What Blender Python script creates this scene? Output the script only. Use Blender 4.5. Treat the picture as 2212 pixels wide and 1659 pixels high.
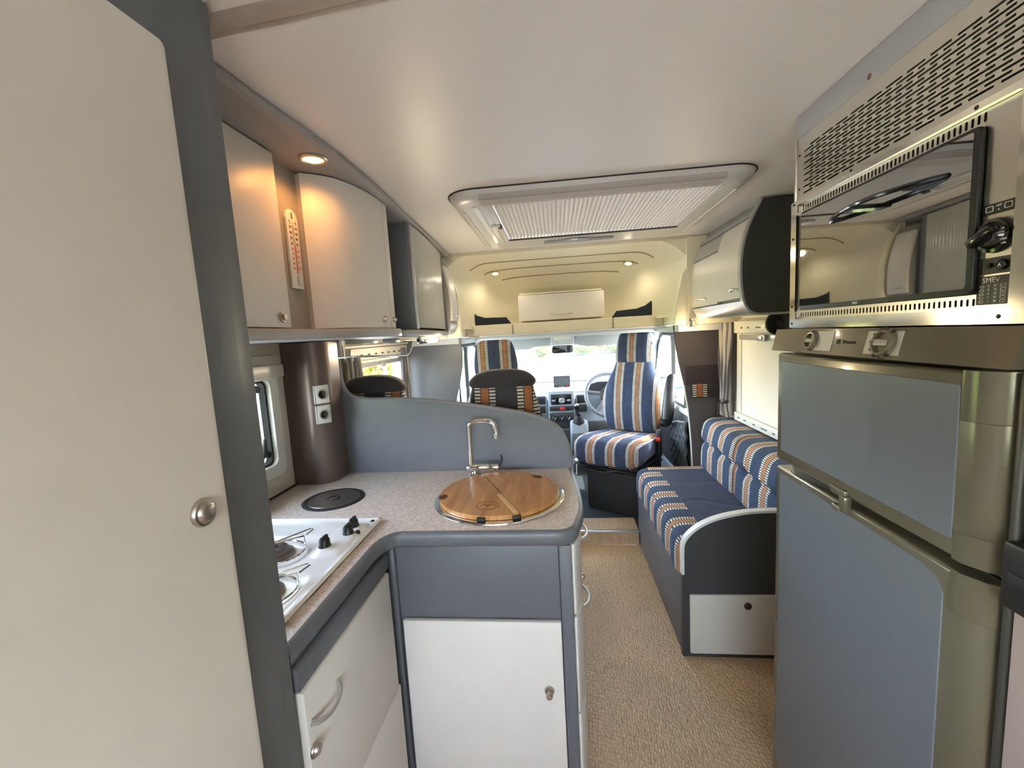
import bpy, bmesh, math, random
from mathutils import Vector, Matrix
random.seed(7)
R = math.radians
PI = math.pi
for o in list(bpy.data.objects): bpy.data.objects.remove(o)
scn = bpy.context.scene
COL = scn.collection

# ------------------------------------------------------------------ camera
EYE = 1.40
FPX = 925.92
yw, pt, rl = R(6.1776), R(6.5624), R(3.2582)
cy, sy, cp, sp = math.cos(yw), math.sin(yw), math.cos(pt), math.sin(pt)
fw = Vector((-sy*cp, cy*cp, -sp)); rt = Vector((cy, sy, 0)); dn = fw.cross(rt)
cr, sr = math.cos(rl), math.sin(rl)
rt2 = cr*rt + sr*dn; dn2 = -sr*rt + cr*dn
cam = bpy.data.cameras.new('camera'); camo = bpy.data.objects.new('camera', cam); COL.objects.link(camo)
mw = Matrix((rt2, -dn2, -fw)).transposed().to_4x4(); mw.translation = (0, 0, EYE)
camo.matrix_world = mw
cam.sensor_fit = 'HORIZONTAL'; cam.sensor_width = 36.0; cam.lens = FPX/2212*36
cam.clip_start = 0.02; cam.clip_end = 500
scn.camera = camo

# ------------------------------------------------------------------ light
W = bpy.data.worlds.new('world'); scn.world = W; W.use_nodes = True
nt = W.node_tree; nt.nodes.clear()
sky = nt.nodes.new('ShaderNodeTexSky'); sky.sky_type = 'NISHITA'; sky.sun_disc = False
sky.sun_elevation = R(52); sky.sun_rotation = R(98); sky.air_density = 1.0; sky.dust_density = 2.0
bg = nt.nodes.new('ShaderNodeBackground'); bg.inputs['Strength'].default_value = 6.5
wo = nt.nodes.new('ShaderNodeOutputWorld')
sm = nt.nodes.new('ShaderNodeHueSaturation'); sm.inputs['Saturation'].default_value = .62; nt.links.new(sky.outputs[0], sm.inputs['Color']); nt.links.new(sm.outputs[0], bg.inputs[0]); nt.links.new(bg.outputs[0], wo.inputs[0])

def lamp(name, kind, loc, rot, energy, color=(1, 1, 1), **kw):
    l = bpy.data.lights.new(name, kind); l.energy = energy; l.color = color
    for k, v in kw.items(): setattr(l, k, v)
    o = bpy.data.objects.new(name, l); COL.objects.link(o); o.location = loc; o.rotation_euler = rot
    return o
lamp('sun', 'SUN', (12, -9, 18), Vector((-.72, .10, -.85)).to_track_quat('-Z', 'Y').to_euler(), 14.0, (1, .96, .9), angle=R(.6))
# unseen area lamps added behind the camera as fill for the interior
lamp('rear_fill', 'AREA', (0.05, -1.56, 1.25), (R(90), 0, 0), 3, (1, .95, .90), shape='RECTANGLE', size=1.0, size_y=.5)
lamp('rear_overhead_fill', 'AREA', (0.05, -0.75, 1.885), (0, 0, 0), 2, (1, .97, .95), shape='RECTANGLE', size=.7, size_y=.5)
scn.view_settings.view_transform = 'Standard'; scn.view_settings.look = 'None'
scn.view_settings.exposure = 0.0; scn.view_settings.gamma = 1.0
scn.view_settings.use_curve_mapping = False

# ------------------------------------------------------------------ materials
def srgb(r, g, b):
    f = lambda c: (c/255/12.92 if c/255 <= .04045 else ((c/255+.055)/1.055)**2.4)
    return (f(r), f(g), f(b))
def mat(name, col, rough=.5, metal=0.0, bump=None, mottle=0.0, mscale=8, emit=None, coat=0, sheen=0, spec=None):
    m = bpy.data.materials.new(name); m.use_nodes = True
    t = m.node_tree; p = t.nodes['Principled BSDF']
    p.inputs['Base Color'].default_value = (*col, 1); p.inputs['Roughness'].default_value = rough
    p.inputs['Metallic'].default_value = metal
    if coat: p.inputs['Coat Weight'].default_value = coat; p.inputs['Coat Roughness'].default_value = .08
    if sheen: p.inputs['Sheen Weight'].default_value = sheen; p.inputs['Sheen Roughness'].default_value = .4
    if spec is not None: p.inputs['Specular IOR Level'].default_value = spec
    if emit: p.inputs['Emission Color'].default_value = (*emit[0], 1); p.inputs['Emission Strength'].default_value = emit[1]
    tc = t.nodes.new('ShaderNodeTexCoord')
    if mottle:
        n = t.nodes.new('ShaderNodeTexNoise'); n.inputs['Scale'].default_value = mscale; n.inputs['Detail'].default_value = 4
        t.links.new(tc.outputs['Object'], n.inputs['Vector'])
        r = t.nodes.new('ShaderNodeMapRange'); r.inputs['From Min'].default_value = .3; r.inputs['From Max'].default_value = .7
        r.inputs['To Min'].default_value = 1-mottle; r.inputs['To Max'].default_value = 1+mottle
        t.links.new(n.outputs['Fac'], r.inputs['Value'])
        v = t.nodes.new('ShaderNodeVectorMath'); v.operation = 'SCALE'; v.inputs[0].default_value = col
        t.links.new(r.outputs[0], v.inputs['Scale']); t.links.new(v.outputs[0], p.inputs['Base Color'])
    if bump:
        sc, st = bump
        n = t.nodes.new('ShaderNodeTexNoise'); n.inputs['Scale'].default_value = sc; n.inputs['Detail'].default_value = 3
        t.links.new(tc.outputs['Object'], n.inputs['Vector'])
        b = t.nodes.new('ShaderNodeBump'); b.inputs['Strength'].default_value = st; b.inputs['Distance'].default_value = .002
        t.links.new(n.outputs['Fac'], b.inputs['Height']); t.links.new(b.outputs[0], p.inputs['Normal'])
    return m

WHITE = mat('white laminate', srgb(224, 217, 209), .42, mottle=.02, mscale=14, bump=(240, .06))
GREY = mat('blue grey laminate', srgb(98, 100, 106), .42, mottle=.03, mscale=20, bump=(300, .05))
GREYD = mat('dark grey post laminate', srgb(102, 105, 110), .5, mottle=.04, mscale=10)
DARK = mat('charcoal laminate', srgb(60, 61, 63), .5, mottle=.03, mscale=30, bump=(300, .08))
CEIL = mat('ceiling vinyl', srgb(232, 225, 219), .42, mottle=.015, mscale=3, bump=(60, .09))
CREAM = mat('cream moulding', srgb(234, 226, 202), .5, bump=(250, .04))
EDGEW = mat('white edge band', srgb(225, 225, 222), .4)
STEEL = mat('brushed steel', (.62, .59, .52), .28, 1.0, bump=(90, .05))
CHROME = mat('chrome', (.82, .82, .80), .07, 1.0)
NICKEL = mat('satin nickel', (.50, .46, .41), .32, 1.0)
ALU = mat('satin aluminium', (.63, .65, .66), .35, .85)
SILVER = mat('silver grey plastic', srgb(176, 176, 178), .35, .3)
CHAMP = mat('champagne fridge plastic', srgb(108, 102, 84), .26, .35, coat=.3)
FRPANEL = mat('slate fridge panel', srgb(106, 111, 118), .38, .0, mottle=.02, mscale=120, coat=.2)
BLACK = mat('black plastic', (.012, .012, .013), .4)
BLACKG = mat('black gloss plastic', (.008, .008, .008), .12, coat=.5)
RUBBER = mat('black rubber', (.015, .015, .016), .65)
WPLAST = mat('white plastic', srgb(222, 220, 212), .35)
LGREY = mat('light grey cab plastic', srgb(196, 199, 200), .5, bump=(400, .05))
DASHL = mat('pale blue grey dash plastic', srgb(150, 160, 168), .45, bump=(400, .06))
DASHD = mat('dark dash plastic', srgb(52, 55, 58), .5, bump=(400, .1))
CABCARPET = mat('dark blue cab carpet', srgb(50, 60, 68), .95, bump=(500, .5), mottle=.2, mscale=60)
BROWN = mat('bronze column laminate', srgb(118, 104, 98), .30, .45)
NAVY = mat('navy lining fabric', srgb(40, 47, 60), .95, bump=(400, .3))
PLUM = mat('charcoal wall fabric', srgb(84, 80, 84), .95, bump=(500, .3), mottle=.05, mscale=40)
CHAR = mat('charcoal seat fabric', srgb(56, 54, 58), .92, bump=(300, .35), mottle=.12, mscale=30, sheen=.25)
BLUEF = mat('dark blue velour', srgb(48, 57, 82), .9, bump=(30, .35), mottle=.22, mscale=14, sheen=.08)
HOBW = mat('white enamel', srgb(226, 222, 216), .1, coat=.6)
BURN = mat('burner metal', srgb(120, 112, 104), .38, .6)
RED = mat('red plastic', srgb(200, 40, 38), .4)
WARM = (1.0, .55, .20)
BULB = mat('warm lamp lens', (1, .75, .4), .3, emit=((1, .62, .22), 5.0))
BULB2 = mat('warm spot bulb', (1, .8, .5), .3, emit=((1, .66, .30), 7.0))
BULB3 = mat('amber tube lens', (1, .7, .3), .3, emit=((1, .58, .18), 1.6))
INKW = mat('white print', srgb(215, 215, 208), .5)
INKB = mat('black print', (.02, .02, .02), .5)
INKR = mat('red print', srgb(205, 70, 60), .5)
PINK = mat('pale pink grey panel', srgb(172, 156, 148), .5)
ASPH = mat('sunlit asphalt', srgb(60, 68, 66), .9, spec=0.0, mottle=.08, mscale=2)
PAVE = mat('concrete pavement', srgb(100, 94, 88), .9, spec=0.0, mottle=.08, mscale=2)
KERB = mat('kerb stone', srgb(122, 118, 110), .9, spec=0.0)
GRASS = mat('verge grass', srgb(92, 106, 48), .95, spec=0.0, mottle=.3, mscale=5)
LEAF1 = mat('bright leaves', srgb(104, 114, 36), .6, mottle=.35, mscale=1.2)
LEAF2 = mat('yellow green leaves', srgb(132, 128, 44), .6, mottle=.3, mscale=1.5)
LEAF3 = mat('russet leaves', srgb(138, 80, 46), .6, mottle=.3, mscale=1.5)
BARK = mat('bark', srgb(80, 66, 52), .9)
RENDER = mat('white house render', srgb(150, 144, 136), .9)
TILES = mat('roof tile', srgb(140, 92, 74), .9, mottle=.2, mscale=6)
WINDARK = mat('dark window pane', (.10, .12, .14), .1)
FENCE = mat('dark timber', srgb(88, 72, 58), .9)
CARP = mat('silver car paint', srgb(190, 195, 200), .25, .5, coat=.5)

def nodes(m): return m.node_tree, m.node_tree.nodes, m.node_tree.links
class G:                                   # tiny maths-node helper
    def __init__(s, m): s.t = m.node_tree
    def m(s, op, a, b=None, c=None):
        n = s.t.nodes.new('ShaderNodeMath'); n.operation = op
        for i, v in enumerate((a, b, c)):
            if v is None: continue
            if isinstance(v, (int, float)): n.inputs[i].default_value = v
            else: s.t.links.new(v, n.inputs[i])
        return n.outputs[0]
    def mix(s, fac, a, b):
        n = s.t.nodes.new('ShaderNodeMix'); n.data_type = 'RGBA'
        for i, v in ((0, fac), (6, a), (7, b)):
            if isinstance(v, (int, float)): n.inputs[i].default_value = v
            elif isinstance(v, tuple): n.inputs[i].default_value = (*v, 1)
            else: s.t.links.new(v, n.inputs[i])
        return n.outputs[2]
    def out(s, node, sock): return node.outputs[sock]

def stripe_fabric(name, base, period, o_w=.018, lad_w=.022, rung=.013, orange=srgb(150, 98, 62), white=srgb(205, 202, 196)):
    m = mat(name, base, .92, sheen=.06); g = G(m); t = m.node_tree
    p = t.nodes['Principled BSDF']
    uv = t.nodes.new('ShaderNodeUVMap'); sx = t.nodes.new('ShaderNodeSeparateXYZ'); t.links.new(uv.outputs[0], sx.inputs[0])
    u, v = sx.outputs[0], sx.outputs[1]
    nz = t.nodes.new('ShaderNodeTexNoise'); nz.inputs['Scale'].default_value = 60; nz.inputs['Detail'].default_value = 4
    tc = t.nodes.new('ShaderNodeTexCoord'); t.links.new(tc.outputs['Object'], nz.inputs['Vector'])
    wob = g.m('MULTIPLY', g.m('SUBTRACT', nz.outputs['Fac'], .5), .003)
    fr = g.m('FRACT', g.m('ADD', g.m('DIVIDE', u, period), .5))
    d = g.m('ADD', g.m('ABSOLUTE', g.m('MULTIPLY', g.m('SUBTRACT', fr, .5), period)), wob)
    isor = g.m('LESS_THAN', d, o_w)
    lim0, lim1 = o_w+.003, o_w+.003+lad_w
    inl = g.m('MULTIPLY', g.m('GREATER_THAN', d, lim0), g.m('LESS_THAN', d, lim1))
    edge = g.m('MULTIPLY', g.m('GREATER_THAN', d, o_w), g.m('LESS_THAN', d, lim1+.003))
    rungs = g.m('GREATER_THAN', g.m('FRACT', g.m('DIVIDE', v, rung)), .38)
    nz2 = t.nodes.new('ShaderNodeTexNoise'); nz2.inputs['Scale'].default_value = 26; nz2.inputs['Detail'].default_value = 5
    t.links.new(tc.outputs['Object'], nz2.inputs['Vector'])
    sc = g.m('ADD', .62, g.m('MULTIPLY', nz2.outputs['Fac'], .76))
    dk = tuple(c*.35 for c in base)
    c = g.mix(edge, base, dk)
    c = g.mix(g.m('MULTIPLY', inl, rungs), c, white)
    c = g.mix(isor, c, orange)
    vm = t.nodes.new('ShaderNodeVectorMath'); vm.operation = 'SCALE'; t.links.new(c, vm.inputs[0]); t.links.new(sc, vm.inputs['Scale'])
    t.links.new(vm.outputs[0], p.inputs['Base Color'])
    b = t.nodes.new('ShaderNodeBump'); b.inputs['Strength'].default_value = .35; b.inputs['Distance'].default_value = .003
    t.links.new(nz2.outputs['Fac'], b.inputs['Height']); t.links.new(b.outputs[0], p.inputs['Normal'])
    return m
STRIPE = stripe_fabric('blue velour with orange and ladder stripes', srgb(46, 63, 90), .164, .0135, .023, .0125, srgb(178, 126, 88), srgb(216, 214, 208))
STRIPES = stripe_fabric('cab seat stripe velour', srgb(46, 57, 82), .150, .0125, .021, .011, srgb(150, 106, 76), srgb(196, 194, 188))
BAND = stripe_fabric('charcoal band with stripes', srgb(52, 50, 54), .18, .016, .026, .014, srgb(146, 92, 56), srgb(186, 178, 168))

# curtain stripes
CURT = mat('grey striped curtain', srgb(170, 166, 164), .9); g = G(CURT); t = CURT.node_tree
uv = t.nodes.new('ShaderNodeUVMap'); sx = t.nodes.new('ShaderNodeSeparateXYZ'); t.links.new(uv.outputs[0], sx.inputs[0])
st = g.m('GREATER_THAN', g.m('FRACT', g.m('DIVIDE', sx.outputs[0], .045)), .55)
t.links.new(g.mix(st, srgb(196, 190, 184), srgb(104, 104, 112)), t.nodes['Principled BSDF'].inputs['Base Color'])

# floor vinyl: woven relief
FLOORM = mat('beige woven vinyl', srgb(172, 146, 120), .36); g = G(FLOORM); t = FLOORM.node_tree
tc = t.nodes.new('ShaderNodeTexCoord'); sx = t.nodes.new('ShaderNodeSeparateXYZ'); t.links.new(tc.outputs['Object'], sx.inputs[0])
vo = t.nodes.new('ShaderNodeTexVoronoi'); vo.inputs['Scale'].default_value = 105; vo.inputs['Randomness'].default_value = .55
mp = t.nodes.new('ShaderNodeMapping'); mp.inputs['Scale'].default_value = (1, .6, 1); mp.inputs['Rotation'].default_value = (0, 0, .15)
t.links.new(tc.outputs['Object'], mp.inputs[0]); t.links.new(mp.outputs[0], vo.inputs['Vector'])
b = t.nodes.new('ShaderNodeBump'); b.inputs['Strength'].default_value = 1.0; b.inputs['Distance'].default_value = .0045; b.invert = True
t.links.new(vo.outputs['Distance'], b.inputs['Height']); t.links.new(b.outputs[0], t.nodes['Principled BSDF'].inputs['Normal'])
cm = g.mix(g.m('MULTIPLY', vo.outputs['Distance'], 1.1), srgb(214, 184, 146), srgb(172, 142, 108))
t.links.new(cm, t.nodes['Principled BSDF'].inputs['Base Color'])

# worktop speckle
WORK = mat('pale speckled worktop', srgb(206, 190, 176), .38); g = G(WORK); t = WORK.node_tree
tc = t.nodes.new('ShaderNodeTexCoord'); n1 = t.nodes.new('ShaderNodeTexNoise'); n1.inputs['Scale'].default_value = 130; n1.inputs['Detail'].default_value = 6
t.links.new(tc.outputs['Object'], n1.inputs['Vector'])
rr = t.nodes.new('ShaderNodeMapRange'); rr.inputs['From Min'].default_value = .38; rr.inputs['From Max'].default_value = .62; t.links.new(n1.outputs['Fac'], rr.inputs['Value'])
t.links.new(g.mix(rr.outputs[0], srgb(190, 172, 160), srgb(216, 203, 190)), t.nodes['Principled BSDF'].inputs['Base Color'])

# wood of the sink cover: staves
WOOD = mat('oiled oak', srgb(176, 124, 70), .35, coat=.15); g = G(WOOD); t = WOOD.node_tree
tc = t.nodes.new('ShaderNodeTexCoord'); mp = t.nodes.new('ShaderNodeMapping'); mp.inputs['Scale'].default_value = (60, 5, 20)
t.links.new(tc.outputs['Object'], mp.inputs[0])
n1 = t.nodes.new('ShaderNodeTexNoise'); n1.inputs['Scale'].default_value = 1.0; n1.inputs['Detail'].default_value = 6; n1.inputs['Distortion'].default_value = .4
t.links.new(mp.outputs[0], n1.inputs['Vector'])
oi = t.nodes.new('ShaderNodeObjectInfo')
rr = t.nodes.new('ShaderNodeMapRange'); rr.inputs['From Min'].default_value = .3; rr.inputs['From Max'].default_value = .7; t.links.new(n1.outputs['Fac'], rr.inputs['Value'])
cw = g.mix(rr.outputs[0], srgb(158, 102, 52), srgb(196, 144, 88))
vm = t.nodes.new('ShaderNodeVectorMath'); vm.operation = 'SCALE'; t.links.new(cw, vm.inputs[0])
t.links.new(g.m('ADD', .95, g.m('MULTIPLY', oi.outputs['Random'], .12)), vm.inputs['Scale'])
t.links.new(vm.outputs[0], t.nodes['Principled BSDF'].inputs['Base Color'])

def glass_mat(name, tint=(1, 1, 1), refl=.06):
    m = bpy.data.materials.new(name); m.use_nodes = True; t = m.node_tree; t.nodes.clear()
    tr = t.nodes.new('ShaderNodeBsdfTransparent'); tr.inputs[0].default_value = (*tint, 1)
    gl = t.nodes.new('ShaderNodeBsdfGlossy'); gl.inputs['Roughness'].default_value = .02
    lw = t.nodes.new('ShaderNodeLayerWeight'); lw.inputs[0].default_value = .5; pw_ = t.nodes.new('ShaderNodeMath'); pw_.operation = 'POWER'; pw_.inputs[1].default_value = 5; t.links.new(lw.outputs['Facing'], pw_.inputs[0]); fr = t.nodes.new('ShaderNodeMath'); fr.operation = 'MULTIPLY_ADD'; fr.inputs[1].default_value = .9; fr.inputs[2].default_value = .035; t.links.new(pw_.outputs[0], fr.inputs[0])
    mx = t.nodes.new('ShaderNodeMixShader'); o = t.nodes.new('ShaderNodeOutputMaterial')
    t.links.new(fr.outputs[0], mx.inputs[0]); t.links.new(tr.outputs[0], mx.inputs[1]); t.links.new(gl.outputs[0], mx.inputs[2]); t.links.new(mx.outputs[0], o.inputs[0])
    return m
GLASS = glass_mat('window glass', (.94, .96, .95))
def translucent(name, col, trans):
    m = bpy.data.materials.new(name); m.use_nodes = True; t = m.node_tree; t.nodes.clear()
    df = t.nodes.new('ShaderNodeBsdfDiffuse'); df.inputs[0].default_value = (*col, 1)
    tl = t.nodes.new('ShaderNodeBsdfTranslucent'); tl.inputs[0].default_value = (*col, 1)
    mx = t.nodes.new('ShaderNodeMixShader'); mx.inputs[0].default_value = trans; o = t.nodes.new('ShaderNodeOutputMaterial')
    t.links.new(df.outputs[0], mx.inputs[1]); t.links.new(tl.outputs[0], mx.inputs[2]); t.links.new(mx.outputs[0], o.inputs[0])
    return m
PLEAT = translucent('pleated blind cloth', srgb(214, 208, 198), .03)
BLIND = translucent('white roller blind cloth', srgb(226, 222, 212), .09)
RIBG = mat('ribbed frosted acrylic', srgb(190, 190, 180), .22, .0, coat=.3)
OVENG = mat('dark mirror oven glass', (.012, .013, .012), .02, spec=1.0); OVENG.node_tree.nodes['Principled BSDF'].inputs['IOR'].default_value = 2.6

# ------------------------------------------------------------------ mesh helpers
class B:
    def __init__(s): s.bm = bmesh.new()
    def merge(s, bm2):
        me = bpy.data.meshes.new('tmp'); bm2.to_mesh(me); bm2.free(); s.bm.from_mesh(me); bpy.data.meshes.remove(me); return s
    def box(s, x0, x1, y0, y1, z0, z1, bev=0.0, seg=2, mtx=None):
        b = bmesh.new(); bmesh.ops.create_cube(b, size=1)
        for v in b.verts: v.co = Vector(((x0+x1)/2+v.co.x*(x1-x0), (y0+y1)/2+v.co.y*(y1-y0), (z0+z1)/2+v.co.z*(z1-z0)))
        if bev: bmesh.ops.bevel(b, geom=b.edges[:], offset=bev, segments=seg, affect='EDGES', profile=.5)
        if mtx: bmesh.ops.transform(b, matrix=mtx, verts=b.verts[:])
        return s.merge(b)
    def prism(s, poly, axis, a0, a1, bev=0.0, seg=2, mtx=None):
        b = bmesh.new()
        def P(p, a):
            return {'x': (a, p[0], p[1]), 'y': (p[0], a, p[1]), 'z': (p[0], p[1], a)}[axis]
        v0 = [b.verts.new(P(p, a0)) for p in poly]; v1 = [b.verts.new(P(p, a1)) for p in poly]
        n = len(poly); b.faces.new(v0); b.faces.new(v1[::-1])
        for i in range(n): b.faces.new((v0[i], v1[i], v1[(i+1) % n], v0[(i+1) % n]))
        bmesh.ops.recalc_face_normals(b, faces=b.faces[:])
        if bev:
            ed = [e for e in b.edges if any(len(f.verts) > 4 or n == 4 for f in e.link_faces) and abs((e.verts[0].co-e.verts[1].co)[{'x': 0, 'y': 1, 'z': 2}[axis]]) < 1e-7]
            bmesh.ops.bevel(b, geom=ed, offset=bev, segments=seg, affect='EDGES', profile=.5)
        if mtx: bmesh.ops.transform(b, matrix=mtx, verts=b.verts[:])
        return s.merge(b)
    def tube(s, pts, r, seg=10, closed=False, cap=True):
        pts = [Vector(p) for p in pts]; n = len(pts); b = bmesh.new(); rings = []
        rs = r if isinstance(r, (list, tuple)) else [r]*n
        up = None
        for i, p in enumerate(pts):
            if closed: d = pts[(i+1) % n]-pts[i-1]
            else: d = pts[min(i+1, n-1)]-pts[max(i-1, 0)]
            d.normalize()
            if up is None:
                up = Vector((0, 0, 1)) if abs(d.z) < .9 else Vector((1, 0, 0))
            a = d.cross(up); 
            if a.length < 1e-4: a = d.cross(Vector((.3, .8, .5)))
            a.normalize(); up = a.cross(d).normalized()
            rings.append([b.verts.new(p+rs[i]*(math.cos(2*PI*k/seg)*a+math.sin(2*PI*k/seg)*up)) for k in range(seg)])
        for i in range(n if closed else n-1):
            A, C = rings[i], rings[(i+1) % n]
            for k in range(seg): b.faces.new((A[k], A[(k+1) % seg], C[(k+1) % seg], C[k]))
        if cap and not closed: b.faces.new(rings[0][::-1]); b.faces.new(rings[-1])
        bmesh.ops.recalc_face_normals(b, faces=b.faces[:])
        return s.merge(b)
    def lathe(s, prof, mtx, seg=32, sx=1.0, sy=1.0):          # prof (r,h) about local z, placed by mtx
        b = bmesh.new(); rings = []
        for r, h in prof:
            if r < 1e-6: rings.append([b.verts.new((0, 0, h))])
            else: rings.append([b.verts.new((r*sx*math.cos(2*PI*k/seg), r*sy*math.sin(2*PI*k/seg), h)) for k in range(seg)])
        for A, C in zip(rings, rings[1:]):
            for k in range(seg):
                k2 = (k+1) % seg
                if len(A) == 1 and len(C) == 1: continue
                if len(A) == 1: b.faces.new((A[0], C[k], C[k2]))
                elif len(C) == 1: b.faces.new((A[k], A[k2], C[0]))
                else: b.faces.new((A[k], A[k2], C[k2], C[k]))
        bmesh.ops.recalc_face_normals(b, faces=b.faces[:])
        bmesh.ops.transform(b, matrix=mtx, verts=b.verts[:])
        return s.merge(b)
    def grid(s, f, nu, nv, thick=0.0, wrap=False):
        b = bmesh.new(); V = [[b.verts.new(f(i/nu, j/nv)) for j in range(nv+1)] for i in range(nu if wrap else nu+1)]
        for i in range(nu):
            A = V[i]; C = V[(i+1) % nu] if wrap else V[i+1]
            for j in range(nv): b.faces.new((A[j], C[j], C[j+1], A[j+1]))
        if thick: 
            bmesh.ops.recalc_face_normals(b, faces=b.faces[:])
            bmesh.ops.solidify(b, geom=b.faces[:], thickness=thick)
        bmesh.ops.recalc_face_normals(b, faces=b.faces[:])
        return s.merge(b)
    def loft(s, secs, cap=True):
        b = bmesh.new(); V = [[b.verts.new(p) for p in sec] for sec in secs]; n = len(secs[0])
        for A, C in zip(V, V[1:]):
            for k in range(n): b.faces.new((A[k], A[(k+1) % n], C[(k+1) % n], C[k]))
        if cap: b.faces.new(V[0][::-1]); b.faces.new(V[-1])
        bmesh.ops.recalc_face_normals(b, faces=b.faces[:])
        return s.merge(b)
    def xf(s, m): bmesh.ops.transform(s.bm, matrix=m, verts=s.bm.verts[:]); return s

def wloc(o):
    v = Vector((0, 0, 0))
    while o is not None: v += o.location; o = o.parent
    return v
def obj(name, b, m, parent=None, smooth=38, uvf=None):
    bm = b.bm
    if uvf:
        L = bm.loops.layers.uv.new('UVMap')
        for f in bm.faces:
            for l in f.loops: l[L].uv = uvf(l.vert.co, f.normal)
    if parent is not None:
        w = wloc(parent)
        for v in bm.verts: v.co -= w
    me = bpy.data.meshes.new(name); bm.to_mesh(me); bm.free()
    me.materials.append(m)
    if smooth:
        me.shade_smooth(); me.set_sharp_from_angle(angle=R(smooth))
    o = bpy.data.objects.new(name, me); COL.objects.link(o)
    if parent is not None: o.parent = parent
    return o
def thing(name, label, cat, loc=(0, 0, 0), group=None):
    o = bpy.data.objects.new(name, None); COL.objects.link(o); o.location = loc; o.empty_display_size = .05
    o['label'] = label; o['category'] = cat
    if group: o['group'] = group
    return o
def tag(o, label, cat, group=None):
    o['label'] = label; o['category'] = cat
    if group: o['group'] = group
    return o
def struct(name, b, m, parent=None, smooth=38, uvf=None, label=None):
    o = obj(name, b, m, parent, smooth, uvf)
    if parent is None: o['kind'] = 'structure'
    if label: o['label'] = label
    return o
def sroot(name, label=None):
    o = bpy.data.objects.new(name, None); COL.objects.link(o); o['kind'] = 'structure'
    if label: o['label'] = label
    return o
def plab(o, label): o['label'] = label; return o
def copy_tree(o, parent=None):
    c = o.copy(); COL.objects.link(c); c.parent = parent
    for ch in list(o.children): copy_tree(ch, c)
    return c
def T(x, y, z): return Matrix.Translation((x, y, z))
def rot(ax, deg): return Matrix.Rotation(R(deg), 4, ax)
FACE_MX = rot('Y', -90)            # local z -> -x  (surfaces that face the aisle from the right)
FACE_PX = rot('Y', 90)             # local z -> +x
FACE_MY = rot('X', 90)             # local z -> -y
def text(name, body, size, frame, m, parent, align='CENTER', depth=.0004, squash=1.0, line=1.0):
    """frame: 4x4 whose x axis is the reading direction and z axis the outward normal"""
    c = bpy.data.curves.new(name, 'FONT'); c.body = body; c.size = size; c.align_x = align; c.align_y = 'CENTER'; c.extrude = depth; c.space_line = line
    c.resolution_u = 2
    tmp = bpy.data.objects.new('tmp', c); COL.objects.link(tmp)
    dg = bpy.context.evaluated_depsgraph_get(); dg.update()
    me = bpy.data.meshes.new_from_object(tmp.evaluated_get(dg)); bpy.data.objects.remove(tmp); bpy.data.curves.remove(c)
    b = B(); b.bm.from_mesh(me); bpy.data.meshes.remove(me)
    b.xf(frame @ Matrix.Diagonal((squash, 1, 1, 1)))
    return obj(name, b, m, parent, smooth=0)
def frame_mx(x, y, z):             # on a face looking -x : reading direction -y
    return Matrix(((0, 0, -1, x), (-1, 0, 0, y), (0, 1, 0, z), (0, 0, 0, 1)))
def frame_px(x, y, z):             # on a face looking +x : reading direction +y
    return Matrix(((0, 0, 1, x), (1, 0, 0, y), (0, 1, 0, z), (0, 0, 0, 1)))
def arc(cx, cy_, r, a0, a1, n=8): return [(cx+r*math.cos(R(a0+(a1-a0)*i/n)), cy_+r*math.sin(R(a0+(a1-a0)*i/n))) for i in range(n+1)]
def rrect(x0, x1, y0, y1, r, n=6):
    return arc(x1-r, y1-r, r, 0, 90, n)+arc(x0+r, y1-r, r, 90, 180, n)+arc(x0+r, y0+r, r, 180, 270, n)+arc(x1-r, y0+r, r, 270, 360, n)
def smooth_poly(pts, n=6, closed=False):     # Catmull-Rom
    out = []; m = len(pts)
    rng = range(m) if closed else range(m-1)
    for i in rng:
        g_ = lambda k: Vector(pts[k % m]) if closed else Vector(pts[max(0, min(m-1, k))])
        p0, p1, p2, p3 = g_(i-1), g_(i), g_(i+1), g_(i+2)
        for k in range(n):
            s = k/n
            out.append(tuple(.5*((2*p1)+(-p0+p2)*s+(2*p0-5*p1+4*p2-p3)*s*s+(-p0+3*p1-3*p2+p3)*s**3)))
    if not closed: out.append(tuple(pts[-1]))
    return out
def ring_frame(b, outer, inner, axis, a0, a1):      # two loops with equal counts -> frame with thickness
    def P(p, a): return {'x': (a, p[0], p[1]), 'y': (p[0], a, p[1]), 'z': (p[0], p[1], a)}[axis]
    bb = bmesh.new(); n = len(outer)
    q = [[bb.verts.new(P(p, a)) for p in lp] for lp, a in ((outer, a0), (outer, a1), (inner, a1), (inner, a0))]
    for i in range(4):
        A, C = q[i], q[(i+1) % 4]
        for k in range(n): bb.faces.new((A[k], A[(k+1) % n], C[(k+1) % n], C[k]))
    bmesh.ops.recalc_face_normals(bb, faces=bb.faces[:]); b.merge(bb); return b
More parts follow.
